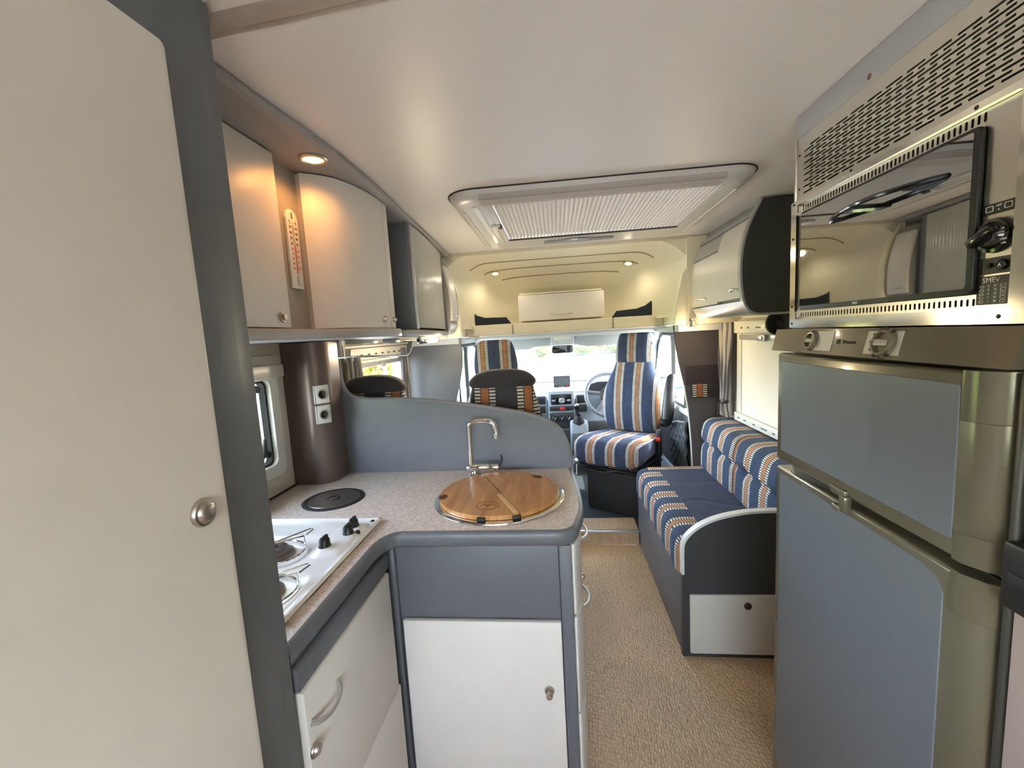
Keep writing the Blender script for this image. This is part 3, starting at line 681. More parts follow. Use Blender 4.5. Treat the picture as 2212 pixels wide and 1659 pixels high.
# ---- bronze column with sockets
col = thing('rounded_column', 'bronze laminate column with rounded corner standing at the back of the worktop', 'column', (-.93, 1.53, .883))
cpoly = [(-.999, 1.598), (-.999, 1.468)]+arc(-.918, 1.535, .068, 270, 360, 14)+[(-.850, 1.598)]
cpoly[1] = (-.999, 1.467)
obj('shell', B().prism(cpoly, 'z', .884, 1.414), BROWN, col)
def socket(lab, z):
    s_ = thing('power_socket', lab, 'socket', (-.866, 1.483, z), 'power sockets on the bronze column')
    m4 = T(-.866, 1.484, z) @ rot('Z', 45) @ FACE_PX
    # local: x up?  build directly in face frame: X right(+), Y up, Z out
    fm = Matrix.Rotation(R(42), 4, 'Z'); base = T(-.868, 1.486, z)
    m4 = base @ Matrix(((math.cos(R(42)), 0, math.sin(R(42)), 0), (math.sin(R(42)), 0, -math.cos(R(42)), 0), (0, 1, 0, 0), (0, 0, 0, 1)))
    pl_ = obj('faceplate', B().box(-.024, .024, -.034, .034, -.004, .011, .004, mtx=m4), WPLAST, s_)
    obj('socket_ring', B().lathe([(.017, .008), (.0185, .0175), (.0155, .019), (.013, .013)], m4, 24), mat('socket ring', srgb(150, 148, 138), .4), s_)
    obj('socket_well', B().lathe([(0, .0125), (.014, .013), (.0155, .0135)], m4, 24), BLACKG, s_)
    obj('side_cover', B().box(-.028, -.0245, -.034, .034, -.006, .010, .0015, mtx=m4), EDGEW, s_)
socket('upper white wall socket on the bronze column', 1.222)
socket('lower white wall socket on the bronze column', 1.147)

# ---- half height divider panel behind the worktop
dp = [(.037, 0), (.037, .86), (.034, .93), (.022, .985), (.0, 1.035), (-.03, 1.066), (-.10, 1.097), (-.23, 1.127), (-.367, 1.151), (-.49, 1.169), (-.603, 1.181), (-.70, 1.184), (-.765, 1.188), (-.81, 1.200), (-.842, 1.228), (-.856, 1.275), (-.858, 1.34), (-.858, 1.414), (-.998, 1.414), (-.998, 0)]
dp = [(x, z-.010 if .86 < z < 1.40 else z) for x, z in dp]
dv = thing('divider_panel', 'grey divider panel with sweeping curved top behind the sink', 'panel', (-.45, 1.61, 0))
obj('board', B().prism(dp, 'y', 1.602, 1.622), GREY, dv)
obj('edge_trim', B().tube([(p[0], 1.612, p[1]) for p in smooth_poly(dp[1:18], 3)], .0102, 8), mat('divider edge', srgb(126, 126, 130), .35, .2), dv)

# ---- worktop (L)
wt = thing('worktop', 'pale speckled L-shaped kitchen worktop with rounded grey edge', 'worktop', (-.4, 1.1, .84))
fr = [(-.485, .636), (-.485, .99)]+[(-.485+.045-.045*math.cos(R(a)), .99+.08*math.sin(R(a))) for a in (15, 30, 45, 60, 75, 90)]
fr += [(-.02, 1.072)]+[(-.02+.055*math.sin(R(a)), 1.127-.055*math.cos(R(a))) for a in (15, 30, 45, 60, 75)]
fr += smooth_poly([(.036, 1.127), (.052, 1.21), (.055, 1.30), (.050, 1.42), (.036, 1.60)], 5)
poly = [(-.998, .636)]+fr+[(-.998, 1.60)]
def inset(pts, d):
    out = []
    for i, p in enumerate(pts):
        a = Vector(pts[max(0, i-1)]); c = Vector(pts[min(len(pts)-1, i+1)]); t_ = (c-a).normalized()
        out.append((p[0]-t_.y*d, p[1]+t_.x*d))
    return out
ins = inset(fr, .010)
obj('surface', B().prism([(-.998, .636)]+ins+[(-.998, 1.60)], 'z', .845, .883), WORK, wt)
secs = []
for d, z in ((.010, .8838), (.004, .8835), (-.001, .881), (-.004, .874), (-.0045, .862), (-.003, .850), (.002, .843), (.010, .841)):
    secs.append([(x, y, z) for x, y in inset(fr, d)])
bb = bmesh.new(); V = [[bb.verts.new(p) for p in s_] for s_ in secs]
for A, C in zip(V, V[1:]):
    for i in range(len(A)-1): bb.faces.new((A[i], A[i+1], C[i+1], C[i]))
bmesh.ops.recalc_face_normals(bb, faces=bb.faces[:])
B_ = B(); B_.merge(bb); obj('edge_band', B_, GREY, wt, smooth=60)
struct('trim_6', B().box(-.999, -.992, .66, 1.466, .8842, .890, .002), BLACK, label='black seal strip where the worktop meets the wall')

# ---- hob
hb_ = thing('gas_hob', 'white enamelled gas hob with wire pan supports set in the worktop', 'hob', (-.74, .92, .884))
def hobf(i, j):
    x = -.955+.43*i; y = .695+.455*j
    z = .8905
    e = min(i, 1-i, j, 1-j)
    if e < .035: z = .8905+.006*math.sin(PI*min(1, e/.035))
    def dish(cx, cy_, rx, ry, dep):
        q = ((x-cx)/rx)**4+((y-cy_)/ry)**4
        w_ = max(0, min(1, (1-q)*.9)); return -dep*w_*w_*(3-2*w_)
    z += min(dish(-.72, .945, .125, .105, .006), dish(-.655, .79, .10, .075, .006), dish(-.86, .83, .09, .12, .006), dish(-.80, 1.09, .12, .045, .005))
    q = ((x+.585)/.050)**4+((y-1.025)/.098)**4
    w_ = max(0, min(1, (1-q)*1.2)); z += .010*w_*w_*(3-2*w_)
    return (x, y, z)
b = B(); b.grid(hobf, 70, 74); obj('pan', b, HOBW, hb_, smooth=60)
ring_frame(bb := B(), rrect(-.958, -.522, .692, 1.153, .03), rrect(-.948, -.532, .702, 1.143, .025), 'z', .8832, .8895); obj('rim_skirt', bb, CHROME, hb_)
for x, y in ((-.578, 1.078), (-.572, 1.035), (-.600, .968)):
    kb = B().lathe([(0, .022), (.010, .022), (.0125, .019), (.0135, .006), (.016, .0), (0, 0)], T(x, y, .899), 12)
    kb.box(x-.004, x+.004, y-.013, y+.013, .915, .926, .002); obj('knob', kb, BLACK, hb_)
obj('ignition_button', B().lathe([(0, .008), (.005, .008), (.006, .006), (.006, 0), (0, 0)], T(-.548, 1.04, .897), 12), BLACK, hb_)
obj('hole_plug', B().lathe([(0, .003), (.006, .002), (.006, 0), (0, 0)], T(-.545, 1.125, .893), 12), BLACK, hb_)
def burner(x, y, r, d0):
    b_ = obj('burner', B().lathe([(r*1.35, 0), (r*1.3, .006), (r*.95, .009), (r*.9, .016), (r*.85, .017)], T(x, y, .886), 28), BURN, hb_)
    obj('burner_cap', B().lathe([(r*.86, .0), (r*.86, .004), (r*.6, .006), (r*.25, .0065), (r*.2, .010), (0, .011)], T(x, y, .9025), 28), mat('burner cap', srgb(92, 84, 80), .35, .4), b_)
    obj('support_ring', B().tube([(x+r*2.1*math.cos(R(a)), y+r*1.9*math.sin(R(a)), .8925) for a in range(0, 360, 12)], .0022, 6, closed=True), CHROME, hb_)
    ux, uy = math.cos(R(d0)), math.sin(R(d0)); vx, vy = -uy, ux
    P_ = lambda a, c, z: (x+ux*a+vx*c, y+uy*a+vy*c, z)
    obj('pan_support', B().tube([P_(r*2.05, -r*.25, .893), P_(r*2.05, -r*.25, .912), P_(r*.4, -r*.12, .917), P_(-.2*r, 0, .917), P_(r*.4, r*.12, .917), P_(r*2.75, r*.3, .917), P_(r*2.85, r*.05, .917), P_(r*2.15, -r*.28, .912)], .0022, 6), CHROME, hb_)
    obj('pan_support', B().tube([P_(-r*2.05, -r*.25, .893), P_(-r*2.05, -r*.25, .912), P_(-r*.4, -r*.12, .917), P_(-r*.4, r*.12, .917), P_(-r*2.7, r*.3, .917)], .0022, 6), CHROME, hb_)
burner(-.722, .948, .034, 52); burner(-.640, .785, .034, 40); burner(-.87, .83, .026, 100)

# ---- waste lid
wl = thing('waste_lid', 'round steel waste bin lid with black ring set into the worktop', 'lid', (-.767, 1.318, .883))
obj('ring', B().lathe([(.098, 0), (.099, .003), (.096, .0045), (.084, .0045), (.083, .002), (.083, 0)], T(-.767, 1.318, .883), 48), RUBBER, wl)
obj('lid', B().lathe([(0, .0042), (.081, .0042), (.0825, .003), (.0825, 0)], T(-.767, 1.318, .8835), 48), mat('lid steel', (.38, .34, .32), .3, .9), wl)
obj('finger_recess', B().lathe([(.0, .0008), (.019, .0008), (.0215, .0012), (.0225, .0), (0, 0)], T(-.767, 1.318, .8876), 24), BLACK, wl)
obj('recess_bar', B().box(-.782, -.752, 1.314, 1.322, .8885, .8895, .0005, mtx=T(-.767, 1.318, 0) @ rot('Z', 40) @ T(.767, -1.318, 0)), STEEL, wl)

# ---- sink with oak cover
SX, SY = -.203, 1.315
sk = thing('sink', 'round inset sink with chrome rim under the oak cover', 'sink', (SX, SY, .883))
obj('rim', B().lathe([(.176, .001), (.178, .003), (.188, .006), (.199, .0065), (.2075, .003), (.208, .001)], T(SX, SY, .8835), 64), CHROME, sk)
scv = thing('sink_cover', 'round two-leaf oak chopping board covering the sink', 'board', (SX, SY, .8895))
def stave(x0, x1, zt=.9045, z0=.8905, r=.190):
    n = 10; pts = [(x0+(x1-x0)*i/n) for i in range(n+1)]
    f = lambda x: math.sqrt(max(1e-6, r*r-x*x))
    up = [(x, f(x)) for x in pts]; lo_ = [(x, -f(x)) for x in pts[::-1]]
    m4 = T(SX, SY, 0) @ rot('Z', 25)
    return B().prism(up+lo_, 'z', z0, zt, .0005, 1, mtx=m4)
xs = [-.1895, -.142, -.094, -.047, -.0016, .0016, .049, .098, .146, .1895]
for i in range(9):
    if i == 4: continue
    g_ = .00008
    obj('stave', stave(xs[i]+g_, xs[i+1]-g_), WOOD, scv)
obj('hinge_insert', B().box(-.017, .0, -.19, -.03, .9046, .9053, .0003, mtx=T(SX, SY, 0) @ rot('Z', 25)), mat('pale stave', srgb(206, 166, 112), .4), scv)
for a in (48,):
    ca, sa = math.cos(R(a)), math.sin(R(a))
    obj('finger_notch', B().lathe([(0, .0008), (.016, .0008), (.017, 0), (0, 0)], T(SX+.173*ca, SY+.173*sa, .9046) @ rot('Z', a), 20, sx=.8, sy=1.2), mat('dark wood notch', srgb(94, 52, 28), .6), scv)
obj('finger_notch', B().lathe([(0, .0008), (.016, .0008), (.017, 0), (0, 0)], T(SX-.172, SY-.045, .9046), 20, sx=.8, sy=1.2), bpy.data.materials['dark wood notch'], scv)
for a in (262, 292):
    ca, sa = math.cos(R(a)), math.sin(R(a))
    obj('rubber_stop', B().box(-.007, .007, -.012, .012, 0, .010, .002, mtx=T(SX+.193*ca, SY+.193*sa, .8905) @ rot('Z', a)), BLACK, scv)
burn = mat('burnt brand mark', srgb(104, 62, 32), .6)
obj('branded_ring', B().tube([(SX-.02+.033*math.cos(R(a)), SY-.118+.030*math.sin(R(a)), .9047) for a in range(0, 360, 12)], .0009, 4, closed=True), burn, scv)
obj('branded_mark', B().tube(smooth_poly([(SX-.04, SY-.125, .9047), (SX-.03, SY-.105, .9047), (SX-.02, SY-.122, .9047), (SX-.008, SY-.104, .9047), (SX+.004, SY-.124, .9047)], 4), .0009, 4), burn, scv)

# ---- faucet
fa = thing('faucet', 'chrome swan-neck kitchen tap with side lever behind the sink', 'tap', (-.325, 1.535, .883))
obj('base', B().lathe([(.024, 0), (.024, .004), (.018, .010), (.015, .016), (.015, .03)], T(-.325, 1.535, .883), 24), CHROME, fa)
obj('mixer_body', B().tube([(-.352, 1.53, .916), (-.348, 1.53, .916), (-.27, 1.53, .916), (-.266, 1.53, .916)], [.012, .0145, .0145, .012], 18), CHROME, fa)
obj('lever', B().tube([(-.266, 1.53, .916), (-.262, 1.53, .916), (-.236, 1.528, .916), (-.232, 1.528, .916)], [.010, .0135, .0135, .012], 18), CHROME, fa)
pts = [(-.335, 1.53, .925), (-.335, 1.53, 1.0), (-.335, 1.53, 1.065)]+[(-.335+.028*(1-math.cos(R(a))), 1.53-.003, 1.065+.028*math.sin(R(a))) for a in (30, 60, 90)]+[(-.27, 1.52, 1.093)]+[(-.262+.028*math.sin(R(a)), 1.515, 1.065+.028*math.cos(R(a))) for a in (20, 45, 70, 90)]+[(-.232, 1.513, 1.045)]
obj('spout', B().tube(pts, .0098, 16), CHROME, fa)
obj('aerator', B().tube([(-.232, 1.513, 1.046), (-.231, 1.513, 1.028)], .0115, 16), CHROME, fa)
obj('lever_pin', B().tube(smooth_poly([(-.236, 1.54, .91), (-.222, 1.55, .935), (-.225, 1.55, .955)], 4), .003, 6), RUBBER, fa)

# ---- base cabinets
lc = thing('drawer_unit', 'grey kitchen base unit with drop-down white door below the hob', 'cabinet', (-.72, .84, 0))
obj('carcass', B().box(-.998, -.492, .640, 1.045, .0, .840), GREY, lc)
obj('fascia', B().box(-.492, -.474, .640, 1.046, .797, .840, .002), GREY, lc)
dd = obj('door', B().box(-.492, -.469, .612+.03, 1.031, .465, .793, .003), WHITE, lc)
obj('handle', bow((-.469, .748, .727), (-.469, .652, .727), (1, 0, -.55), .0045, .020, 12), ALU, dd)
push_lock('lock', dd, T(-.469, .655, .672) @ FACE_PX, .0135)
d2_ = obj('door', B().box(-.492, -.469, .642, 1.042, .06, .459, .003), WHITE, lc)
obj('plinth', B().box(-.492, -.480, .640, 1.046, 0, .056), GREYD, lc)

pc = thing('sink_unit', 'grey peninsula base unit with one large white door under the sink', 'cabinet', (-.23, 1.34, 0))
obj('carcass', B().box(-.486, .010, 1.098, 1.598, .0, .840), GREY, pc)
obj('corner_post', B().box(-.494, -.4715, 1.078, 1.098, 0, .840, .006), GREY, pc)
obj('right_post', B().box(-.0185, .0145, 1.080, 1.10, 0, .840, .005), GREY, pc)
obj('fascia', B().box(-.470, -.0195, 1.087, 1.098, .628, .840, .002), GREY, pc)
pd = obj('door', B().box(-.464, -.014-.006, 1.080, 1.098, .055, .620, .004), WHITE, pc)
obj('knob', B().lathe([(0, .026), (.0075, .0255), (.009, .022), (.009, .014), (.007, .012), (.007, .006), (.0125, .005), (.0135, .002), (.0135, 0), (0, 0)], T(-.061, 1.080, .418) @ FACE_MY, 24), NICKEL, pd)
for nm, z0, z1 in (('drawer', .637, .838), ('drawer', .345, .630), ('drawer', .05, .340)):
    cv = smooth_poly([(.016, 1.096), (.0175, 1.090), (.026, 1.098), (.040, 1.16), (.047, 1.25), (.049, 1.34), (.046, 1.44), (.036, 1.55), (.030, 1.592)], 4)
    dr = obj(nm, B().prism([(.0115, 1.592), (.0115, 1.10)]+cv, 'z', z0, z1, .004), WHITE, pc)
    zz = {.637: .797, .345: .588, .05: 0}[z0]
    if zz: obj('handle', bow((.046, 1.20, zz), (.048, 1.305, zz), (1, 0, -.1), .0045, .019, 12), ALU, dr)
    if z0 == .345: push_lock('lock', dr, T(.048, 1.28, .60+.035) @ FACE_PX, .010)

# ---- far left locker, dinette window, curtains, partition
fll = thing('roof_locker', 'small white curved roof locker at the left end by the cab', 'locker', (-.8, 2.46, 1.43))
prof = smooth_poly([(-.69, 1.425), (-.632, 1.437), (-.609, 1.47), (-.602, 1.50), (-.598, 1.60), (-.607, 1.70), (-.632, 1.80), (-.655, 1.85)], 4)
obj('carcass', B().prism([(-.998, 1.425)]+prof+[(-.998, 1.85)], 'y', 2.455, 2.603), mat('locker grey side', srgb(150, 148, 142), .5), fll)
dpf = [p for p in prof if 1.50 <= p[1] <= 1.83]
fd = obj('door', B().prism(dpf+[(p[0]+.012, p[1]) for p in dpf[::-1]], 'y', 2.458, 2.59), WHITE, fll)
obj('handle', bow((-.588, 2.49, 1.528), (-.588, 2.56, 1.528), (1, 0, -.2), .004, .014), ALU, fd)
bpf = [p for p in prof if p[1] <= 1.49]
obj('base_trim', B().prism(bpf+[(p[0]+.008, p[1]-.008) for p in bpf[::-1]], 'y', 2.452, 2.604), SILVER, fll)

w3 = sroot('window_3', 'side window beside the forward seats on the left')
ring_frame(bb := B(), rrect(1.93, 2.62, .88, 1.37, .03), rrect(1.985, 2.57, .94, 1.31, .02), 'x', -1.0, -.975); obj('frame', bb, WPLAST, w3)
cas = obj('blind_cassette', B().box(-.99, -.945, 1.90, 2.66, 1.315, 1.375, .008), WPLAST, w3)
for q in range(7): obj('slot', B().box(-.9455, -.9440, 1.99+.085*q, 2.02+.085*q, 1.338, 1.345), mat('slot dark', (.05, .05, .05), .6) if q == 0 else bpy.data.materials['slot dark'], cas)
obj('blind_bar', B().box(-.985, -.955, 1.96, 2.58, 1.276, 1.300, .004), SILVER, w3)
obj('latch', B().box(-.955, -.935, 2.22, 2.27, 1.268, 1.292, .004), SILVER, w3)
obj('pane', B().box(-1.04, -1.036, 1.97, 2.69, .91, 1.31), GLASS, w3, smooth=0)
obj('window_catch', B().lathe([(0, .02), (.012, .018), (.012, 0), (0, 0)], T(-.975, 2.57, 1.18) @ FACE_PX, 12), BLACK, w3)
def curtain(name, lab, x, y0, y1, z0, z1, side, tie=None, folds=7, amp=.016):
    def f(i, j):
        z = z1+(z0-z1)*j
        pinch = 1.0
        if tie: 
            tj = (z-tie)/(z1-z0); pinch = .38+.62*min(1, abs(tj)/.75)**.8 if tj > 0 else .38+.62*min(1, abs(tj)/.22)
        yc = (y0+y1)/2 + side*(y1-y0)*.30*(1-pinch)
        y = yc+(i-.5)*(y1-y0)*pinch
        return (x+amp*math.sin(i*folds*2*PI)*(.5+.5*pinch)+.004*math.sin(j*9+i*20), y, z)
    t_ = thing(name, lab, 'curtain', (x, (y0+y1)/2, z0))
    L = (y1-y0)*2.2
    b = B(); b.grid(f, folds*10, 24)
    # uv along the cloth
    y_ = {}
    def uvc(co, n):
        z = co.z; pinch = 1.0
        if tie:
            tj = (z-tie)/(z1-z0); pinch = .38+.62*min(1, abs(tj)/.75)**.8 if tj > 0 else .38+.62*min(1, abs(tj)/.22)
        yc = (y0+y1)/2 + side*(y1-y0)*.30*(1-pinch)
        return ((co.y-yc)/pinch*2.4, z)
    o = obj('cloth', b, CURT, t_, 60, uvf=uvc)
    return t_
curtain('curtain', 'grey striped curtain on the left side of the dinette window', -.955, 1.885, 2.00, .90, 1.335, -1)
curtain('curtain', 'grey striped curtain at the cab end of the dinette window', -.955, 2.535, 2.66, .86, 1.36, 1)
rl_ = thing('curtain_rail', 'white curtain rail over the left dinette window', 'rail', (-.95, 2.28, 1.36)); obj('track', B().box(-.972, -.95, 1.86, 2.70, 1.378, 1.390, .003), WPLAST, rl_)
pp = [(-.998, .09), (-.72, .09), (-.71, .70), (-.69, .90), (-.672, 1.0), (-.640, 1.11), (-.617, 1.215), (-.612, 1.30), (-.618, 1.398), (-.998, 1.398)]
tag(obj('partition_panel', B().prism(pp, 'y', 2.742, 2.77, .003), GREY), 'light-catching grey partition panel between dinette window and left cab door', 'panel')

# ================================================================== SEATS
def sell(cx, cy_, w, t, z, n=28, e=.6):
    out = []
    for k in range(n):
        a = 2*PI*k/n; c, s = math.cos(a), math.sin(a)
        out.append((cx+w*math.copysign(abs(c)**e, c), cy_+t*math.copysign(abs(s)**e, s), z))
    return out
def resec(keys, n=6):       # keys (z,w,t,yc) interpolated
    return smooth_poly(keys, n)
# ---- dinette seats
def dinette_seat(cx, lab):
    t_ = thing('dinette_seat', lab, 'seat', (cx, 1.80, 0), 'forward dinette seats behind the divider panel')
    keys = resec([(.43, .19, .055, 0), (.70, .185, .06, 0), (.95, .178, .06, -.002), (1.06, .160, .056, -.005), (1.14, .140, .05, -.008), (1.190, .130, .047, -.01)])
    obj('backrest', B().loft([sell(cx, 1.80+y, w, t, z) for z, w, t, y in keys]), BAND, t_, 60, uvf=lambda co, n: (co.x-cx-.112+.002, co.z))
    keys = resec([(1.186, .134, .050, -.01), (1.194, .140, .055, -.01), (1.206, .143, .057, -.01), (1.222, .134, .055, -.01), (1.242, .108, .047, -.01), (1.254, .07, .034, -.01), (1.259, .025, .014, -.01)])
    obj('headrest_cap', B().loft([sell(cx, 1.80+y, w, t, z, e=.75) for z, w, t, y in keys]), CHAR, t_, 60)
    obj('seat_cushion', B().box(cx-.18, cx+.18, 1.87, 2.30, .36, .50, .04, 4), STRIPE, t_, 60, uvf=lambda co, n: (co.x-cx, co.y+co.z))
    obj('base', B().box(cx-.19, cx+.19, 1.745, 2.26, 0.0, .36, .006), GREY, t_)
dinette_seat(-.80, 'left dinette seat with rounded charcoal headrest in front of the window')
dinette_seat(-.235, 'right dinette seat with charcoal headrest and striped band, before the cab passenger seat')

# ---- cab seats (local: facing -y)
def cab_seat(name, lab, loc, rz, ph, armrest=True, hphase=0.0):
    t_ = thing(name, lab, 'seat', (0, 0, 0), 'striped cab seats')
    uvb = lambda co, n: (co.x+ph, co.z+co.y*.2)
    # cushion : grid of sections along y
    secs = []
    for y, w, z0, z1 in ((-.325, .18, .415, .485), (-.315, .22, .385, .525), (-.285, .245, .365, .555), (-.22, .255, .36, .572), (-.10, .255, .375, .566), (.0, .25, .38, .552), (.12, .24, .385, .538), (.20, .22, .40, .525), (.215, .20, .42, .50)):
        row = []
        for k in range(40):
            a = 2*PI*k/40; c, s = math.cos(a), math.sin(a)
            x = w*math.copysign(abs(c)**.55, c); z = (z0+z1)/2+(z1-z0)/2*math.copysign(abs(s)**.6, s)
            if s > 0: z += .016*(abs(x)/w)**3 - .010*(1-(x/w)**2)
            row.append((x, y, z))
        secs.append(row)
    secs2 = []
    for A, C in zip(secs, secs[1:]):
        for q in range(3): secs2.append([tuple(Vector(p)*(1-q/3)+Vector(r_)*(q/3)) for p, r_ in zip(A, C)])
    secs2.append(secs[-1])
    obj('seat_cushion', B().loft(secs2), STRIPES, t_, 70, uvf=lambda co, n: (co.x+ph+.012*math.sin(co.y*14) if abs(n.x) < .8 else .075, co.y*.8+co.z))
    keys = resec([(.535, .185, .05, .19), (.60, .225, .072, .195), (.70, .242, .085, .20), (.80, .236, .085, .21), (.92, .196, .078, .225), (1.00, .158, .068, .238), (1.045, .143, .058, .245), (1.055, .138, .05, .246)])
    bk = obj('backrest', B().loft([sell(0, y, w, t, z, 36, .62) for z, w, t, y in keys]), STRIPES, t_, 60, uvf=uvb)
    keys = resec([(1.05, .138, .048, .246), (1.06, .143, .055, .248), (1.12, .146, .058, .253), (1.20, .135, .055, .262), (1.25, .122, .050, .268), (1.276, .104, .040, .271), (1.284, .07, .022, .272)])
    obj('headrest', B().loft([sell(0, y, w, t, z, 36, .62) for z, w, t, y in keys]), STRIPES, t_, 60, uvf=lambda co, n: (co.x+ph+hphase, co.z))
    obj('pedestal', B().box(-.20, .20, -.19, .20, 0.0, .30, .008), RUBBER, t_)
    obj('swivel_plate', B().box(-.215, .215, -.20, .22, .305, .325, .006), BLACK, t_)
    obj('seat_frame', B().box(-.225, .225, -.25, .21, .345, .39, .012), BLACK, t_)
    obj('riser', B().lathe([(.13, .322), (.13, .348)], T(0, 0, 0), 24), BLACK, t_)
    obj('recline_knob', B().lathe([(0, .03), (.022, .028), (.026, .01), (.026, 0)], T(-.225, -.25, .365) @ rot('Y', -90), 20), ALU, t_)
    obj('slide_lever', B().tube([(-.18, -.24, .355), (-.14, -.32, .345), (.0, -.32, .335), (.08, -.25, .345)], .007, 8), BLACK, t_)
    if armrest:
        a_ = obj('armrest', B().tube([(.295, .12, .62), (.297, .10, .66), (.305, .13, .83), (.315, .16, .95), (.316, .165, .968)], [.026, .042, .040, .034, .02], 12), BLACK, t_)
        obj('armrest_pivot', B().lathe([(0, .05), (.028, .045), (.032, .03), (.032, 0)], T(.245, .14, .62) @ rot('Y', 90), 16), BLACK, t_)
        bu = obj('belt_buckle', B().box(.252, .29, -.015, .02, .40, .60, .012), BLACK, t_)
        obj('release_button', B().box(.255, .287, -.022, -.012, .515, .545, .004), RED, bu)
        obj('belt_strap', B().box(.262, .282, -.002, .012, .30, .41, .003), BLACK, t_)
    t_.location = loc; t_.rotation_euler = (0, 0, R(rz))
    return t_
cab_seat('driver_seat', 'blue striped cab seat swivelled round to face the living area, steering wheel behind it', (.455, 3.17, .087), -33, .085, True, -.085)
cab_seat('passenger_seat', 'blue striped cab seat on the left, mostly hidden behind the dinette seat', (-.40, 3.10, .087), 178, .075, False, .0)

# ================================================================== DASHBOARD
da = thing('dashboard', 'pale blue grey dashboard with dark centre console below the windscreen', 'dashboard', (.045, 4.0, .09))
prof = [(4.50, .15), (3.95, .15), (3.86, .40), (3.80, .62), (3.79, .80), (3.84, .845), (3.95, .862), (4.25, .868), (4.50, .868)]
obj('body', B().prism(prof, 'x', -.685, .835, .01), DASHL, da)
obj('top_pad', B().prism([(3.86, .848), (4.0, .866), (4.42, .872), (4.42, .884), (4.0, .880), (3.87, .862)], 'x', -.66, .81), mat('dash top pad', srgb(128, 138, 146), .5, bump=(400, .06)), da)
obj('lower_trim', B().prism([(3.93, .10), (3.90, .20), (3.82, .52), (3.785, .60), (3.775, .56), (3.80, .42), (3.86, .12)], 'x', -.68, .83), DASHD, da)
cs = obj('centre_stack', B().prism([(3.80, .10), (3.73, .30), (3.70, .60), (3.735, .885), (3.80, .90), (3.90, .88), (3.90, .10)], 'x', -.095, .135, .012), DASHL, da)
fx = lambda z: 3.70+(z-.60)*.123-.004 if z > .6 else 3.73-(z-.3)*.1-.004
def stack_box(name, x0, x1, z0, z1, m, out=.006, bev=.004):
    y = min(fx(z0), fx(z1)); return obj(name, B().box(x0, x1, y-out, y+.045, z0, z1, bev), m, da if name in ('radio', 'switch_row', 'heater_panel', 'lower_console') else da)
ra = stack_box('radio', -.070, .110, .772, .860, BLACKG)
obj('radio_button', B().box(-.06, -.03, 3.703, 3.712, .80, .815, .002), DASHL, ra); obj('radio_button', B().box(.07, .10, 3.703, 3.712, .80, .815, .002), DASHL, ra)
obj('display', B().box(-.055, .095, 3.704, 3.714, .832, .850, .002), mat('radio display', (.03, .035, .04), .2), ra)
bdg = obj('badge', B().box(.0, .050, 3.698, 3.710, .788, .832, .010), mat('badge pale', srgb(190, 196, 198), .3), ra)
obj('badge_swirl', B().tube([(.012, 3.696, .80), (.022, 3.696, .818), (.028, 3.696, .802), (.038, 3.696, .82)], .003, 6), DASHD, bdg)
sw = stack_box('switch_row', -.085, .125, .715, .757, DASHD)
obj('hazard_button', B().box(.005, .047, 3.699, 3.709, .722, .750, .004), RED, sw)
for x in (-.06, -.035, .075, .10): obj('switch', B().box(x-.009, x+.009, 3.700, 3.709, .726, .746, .002), BLACK, sw)
hp = stack_box('heater_panel', -.085, .125, .56, .70, DASHD)
for x in (-.04, .02, .08):
    kk = obj('heater_knob', B().lathe([(0, .028), (.016, .028), (.021, .024), (.023, 0)], T(x, 3.688, .655) @ FACE_MY, 20), BLACK, hp)
    obj('pointer', B().box(x-.003, x+.003, 3.656, 3.661, .647, .672, mtx=T(x, 0, .655) @ rot('Y', 35) @ T(-x, 0, -.655)), WPLAST, kk)
stack_box('lower_console', -.085, .125, .16, .545, DASHD)
for x0, x1 in ((-.235, -.105), (.145, .255)):
    vt = obj('air_vent', B().prism(rrect(x0, x1, .675, .85, .03), 'y', 3.765, 3.80, .008), DASHL, da)
    for z0, z1 in ((.69, .755), (.77, .838)):
        obj('vent_cavity', B().box(x0+.014, x1-.014, 3.760, 3.77, z0, z1, .004), BLACK, vt)
        for q in range(3): obj('vent_slat', B().box(x0+.016, x1-.016, 3.752, 3.764, z0+.012+.019*q, z0+.017+.019*q), DASHD, vt)
ch = obj('gauge_hood', B().prism([(.24, .86), (.24, .90), (.27, .945), (.34, .965), (.44, .965), (.52, .945), (.55, .90), (.55, .86)], 'y', 3.74, 3.98, .012), DASHL, da)
obj('gauge_panel', B().prism([(.255, .86), (.255, .90), (.28, .935), (.34, .952), (.44, .952), (.51, .935), (.535, .90), (.535, .86)], 'y', 3.735, 3.742), BLACK, ch)
stl = thing('steering_wheel', 'grey steering wheel partly hidden behind the swivelled cab seat', 'steering wheel', (.40, 3.55, .86))
m4 = T(.415, 3.61, .858) @ rot('X', 64)
obj('rim', B().tube([(.187*math.cos(R(a)), .187*math.sin(R(a)), 0) for a in range(0, 360, 8)], .016, 12, closed=True).xf(m4), mat('steering grey', srgb(120, 126, 132), .45), stl)
obj('hub', B().lathe([(0, .035), (.05, .032), (.07, .02), (.072, -.02), (0, -.03)], m4, 28), DASHD, stl)
for a in (10, 170, 235, 305): obj('spoke', B().tube([(.05*math.cos(R(a)), .05*math.sin(R(a)), .005), (.175*math.cos(R(a)), .175*math.sin(R(a)), 0)], .016, 8).xf(m4), mat('spoke grey', srgb(96, 102, 110), .45) if a == 10 else bpy.data.materials['spoke grey'], stl)
obj('column', B().tube([m4 @ Vector((0, 0, -.02)), (.415, 3.77, .77)], .045, 14), DASHD, stl)
gs = thing('gear_lever', 'black gear lever with round knob on the pale console', 'gear lever', (.15, 3.64, .60))
obj('pod', B().prism([(3.52, .42), (3.50, .56), (3.54, .625), (3.63, .645), (3.648, .645), (3.648, .36), (3.60, .36)], 'x', .085, .235, .02, 3), DASHL, gs)
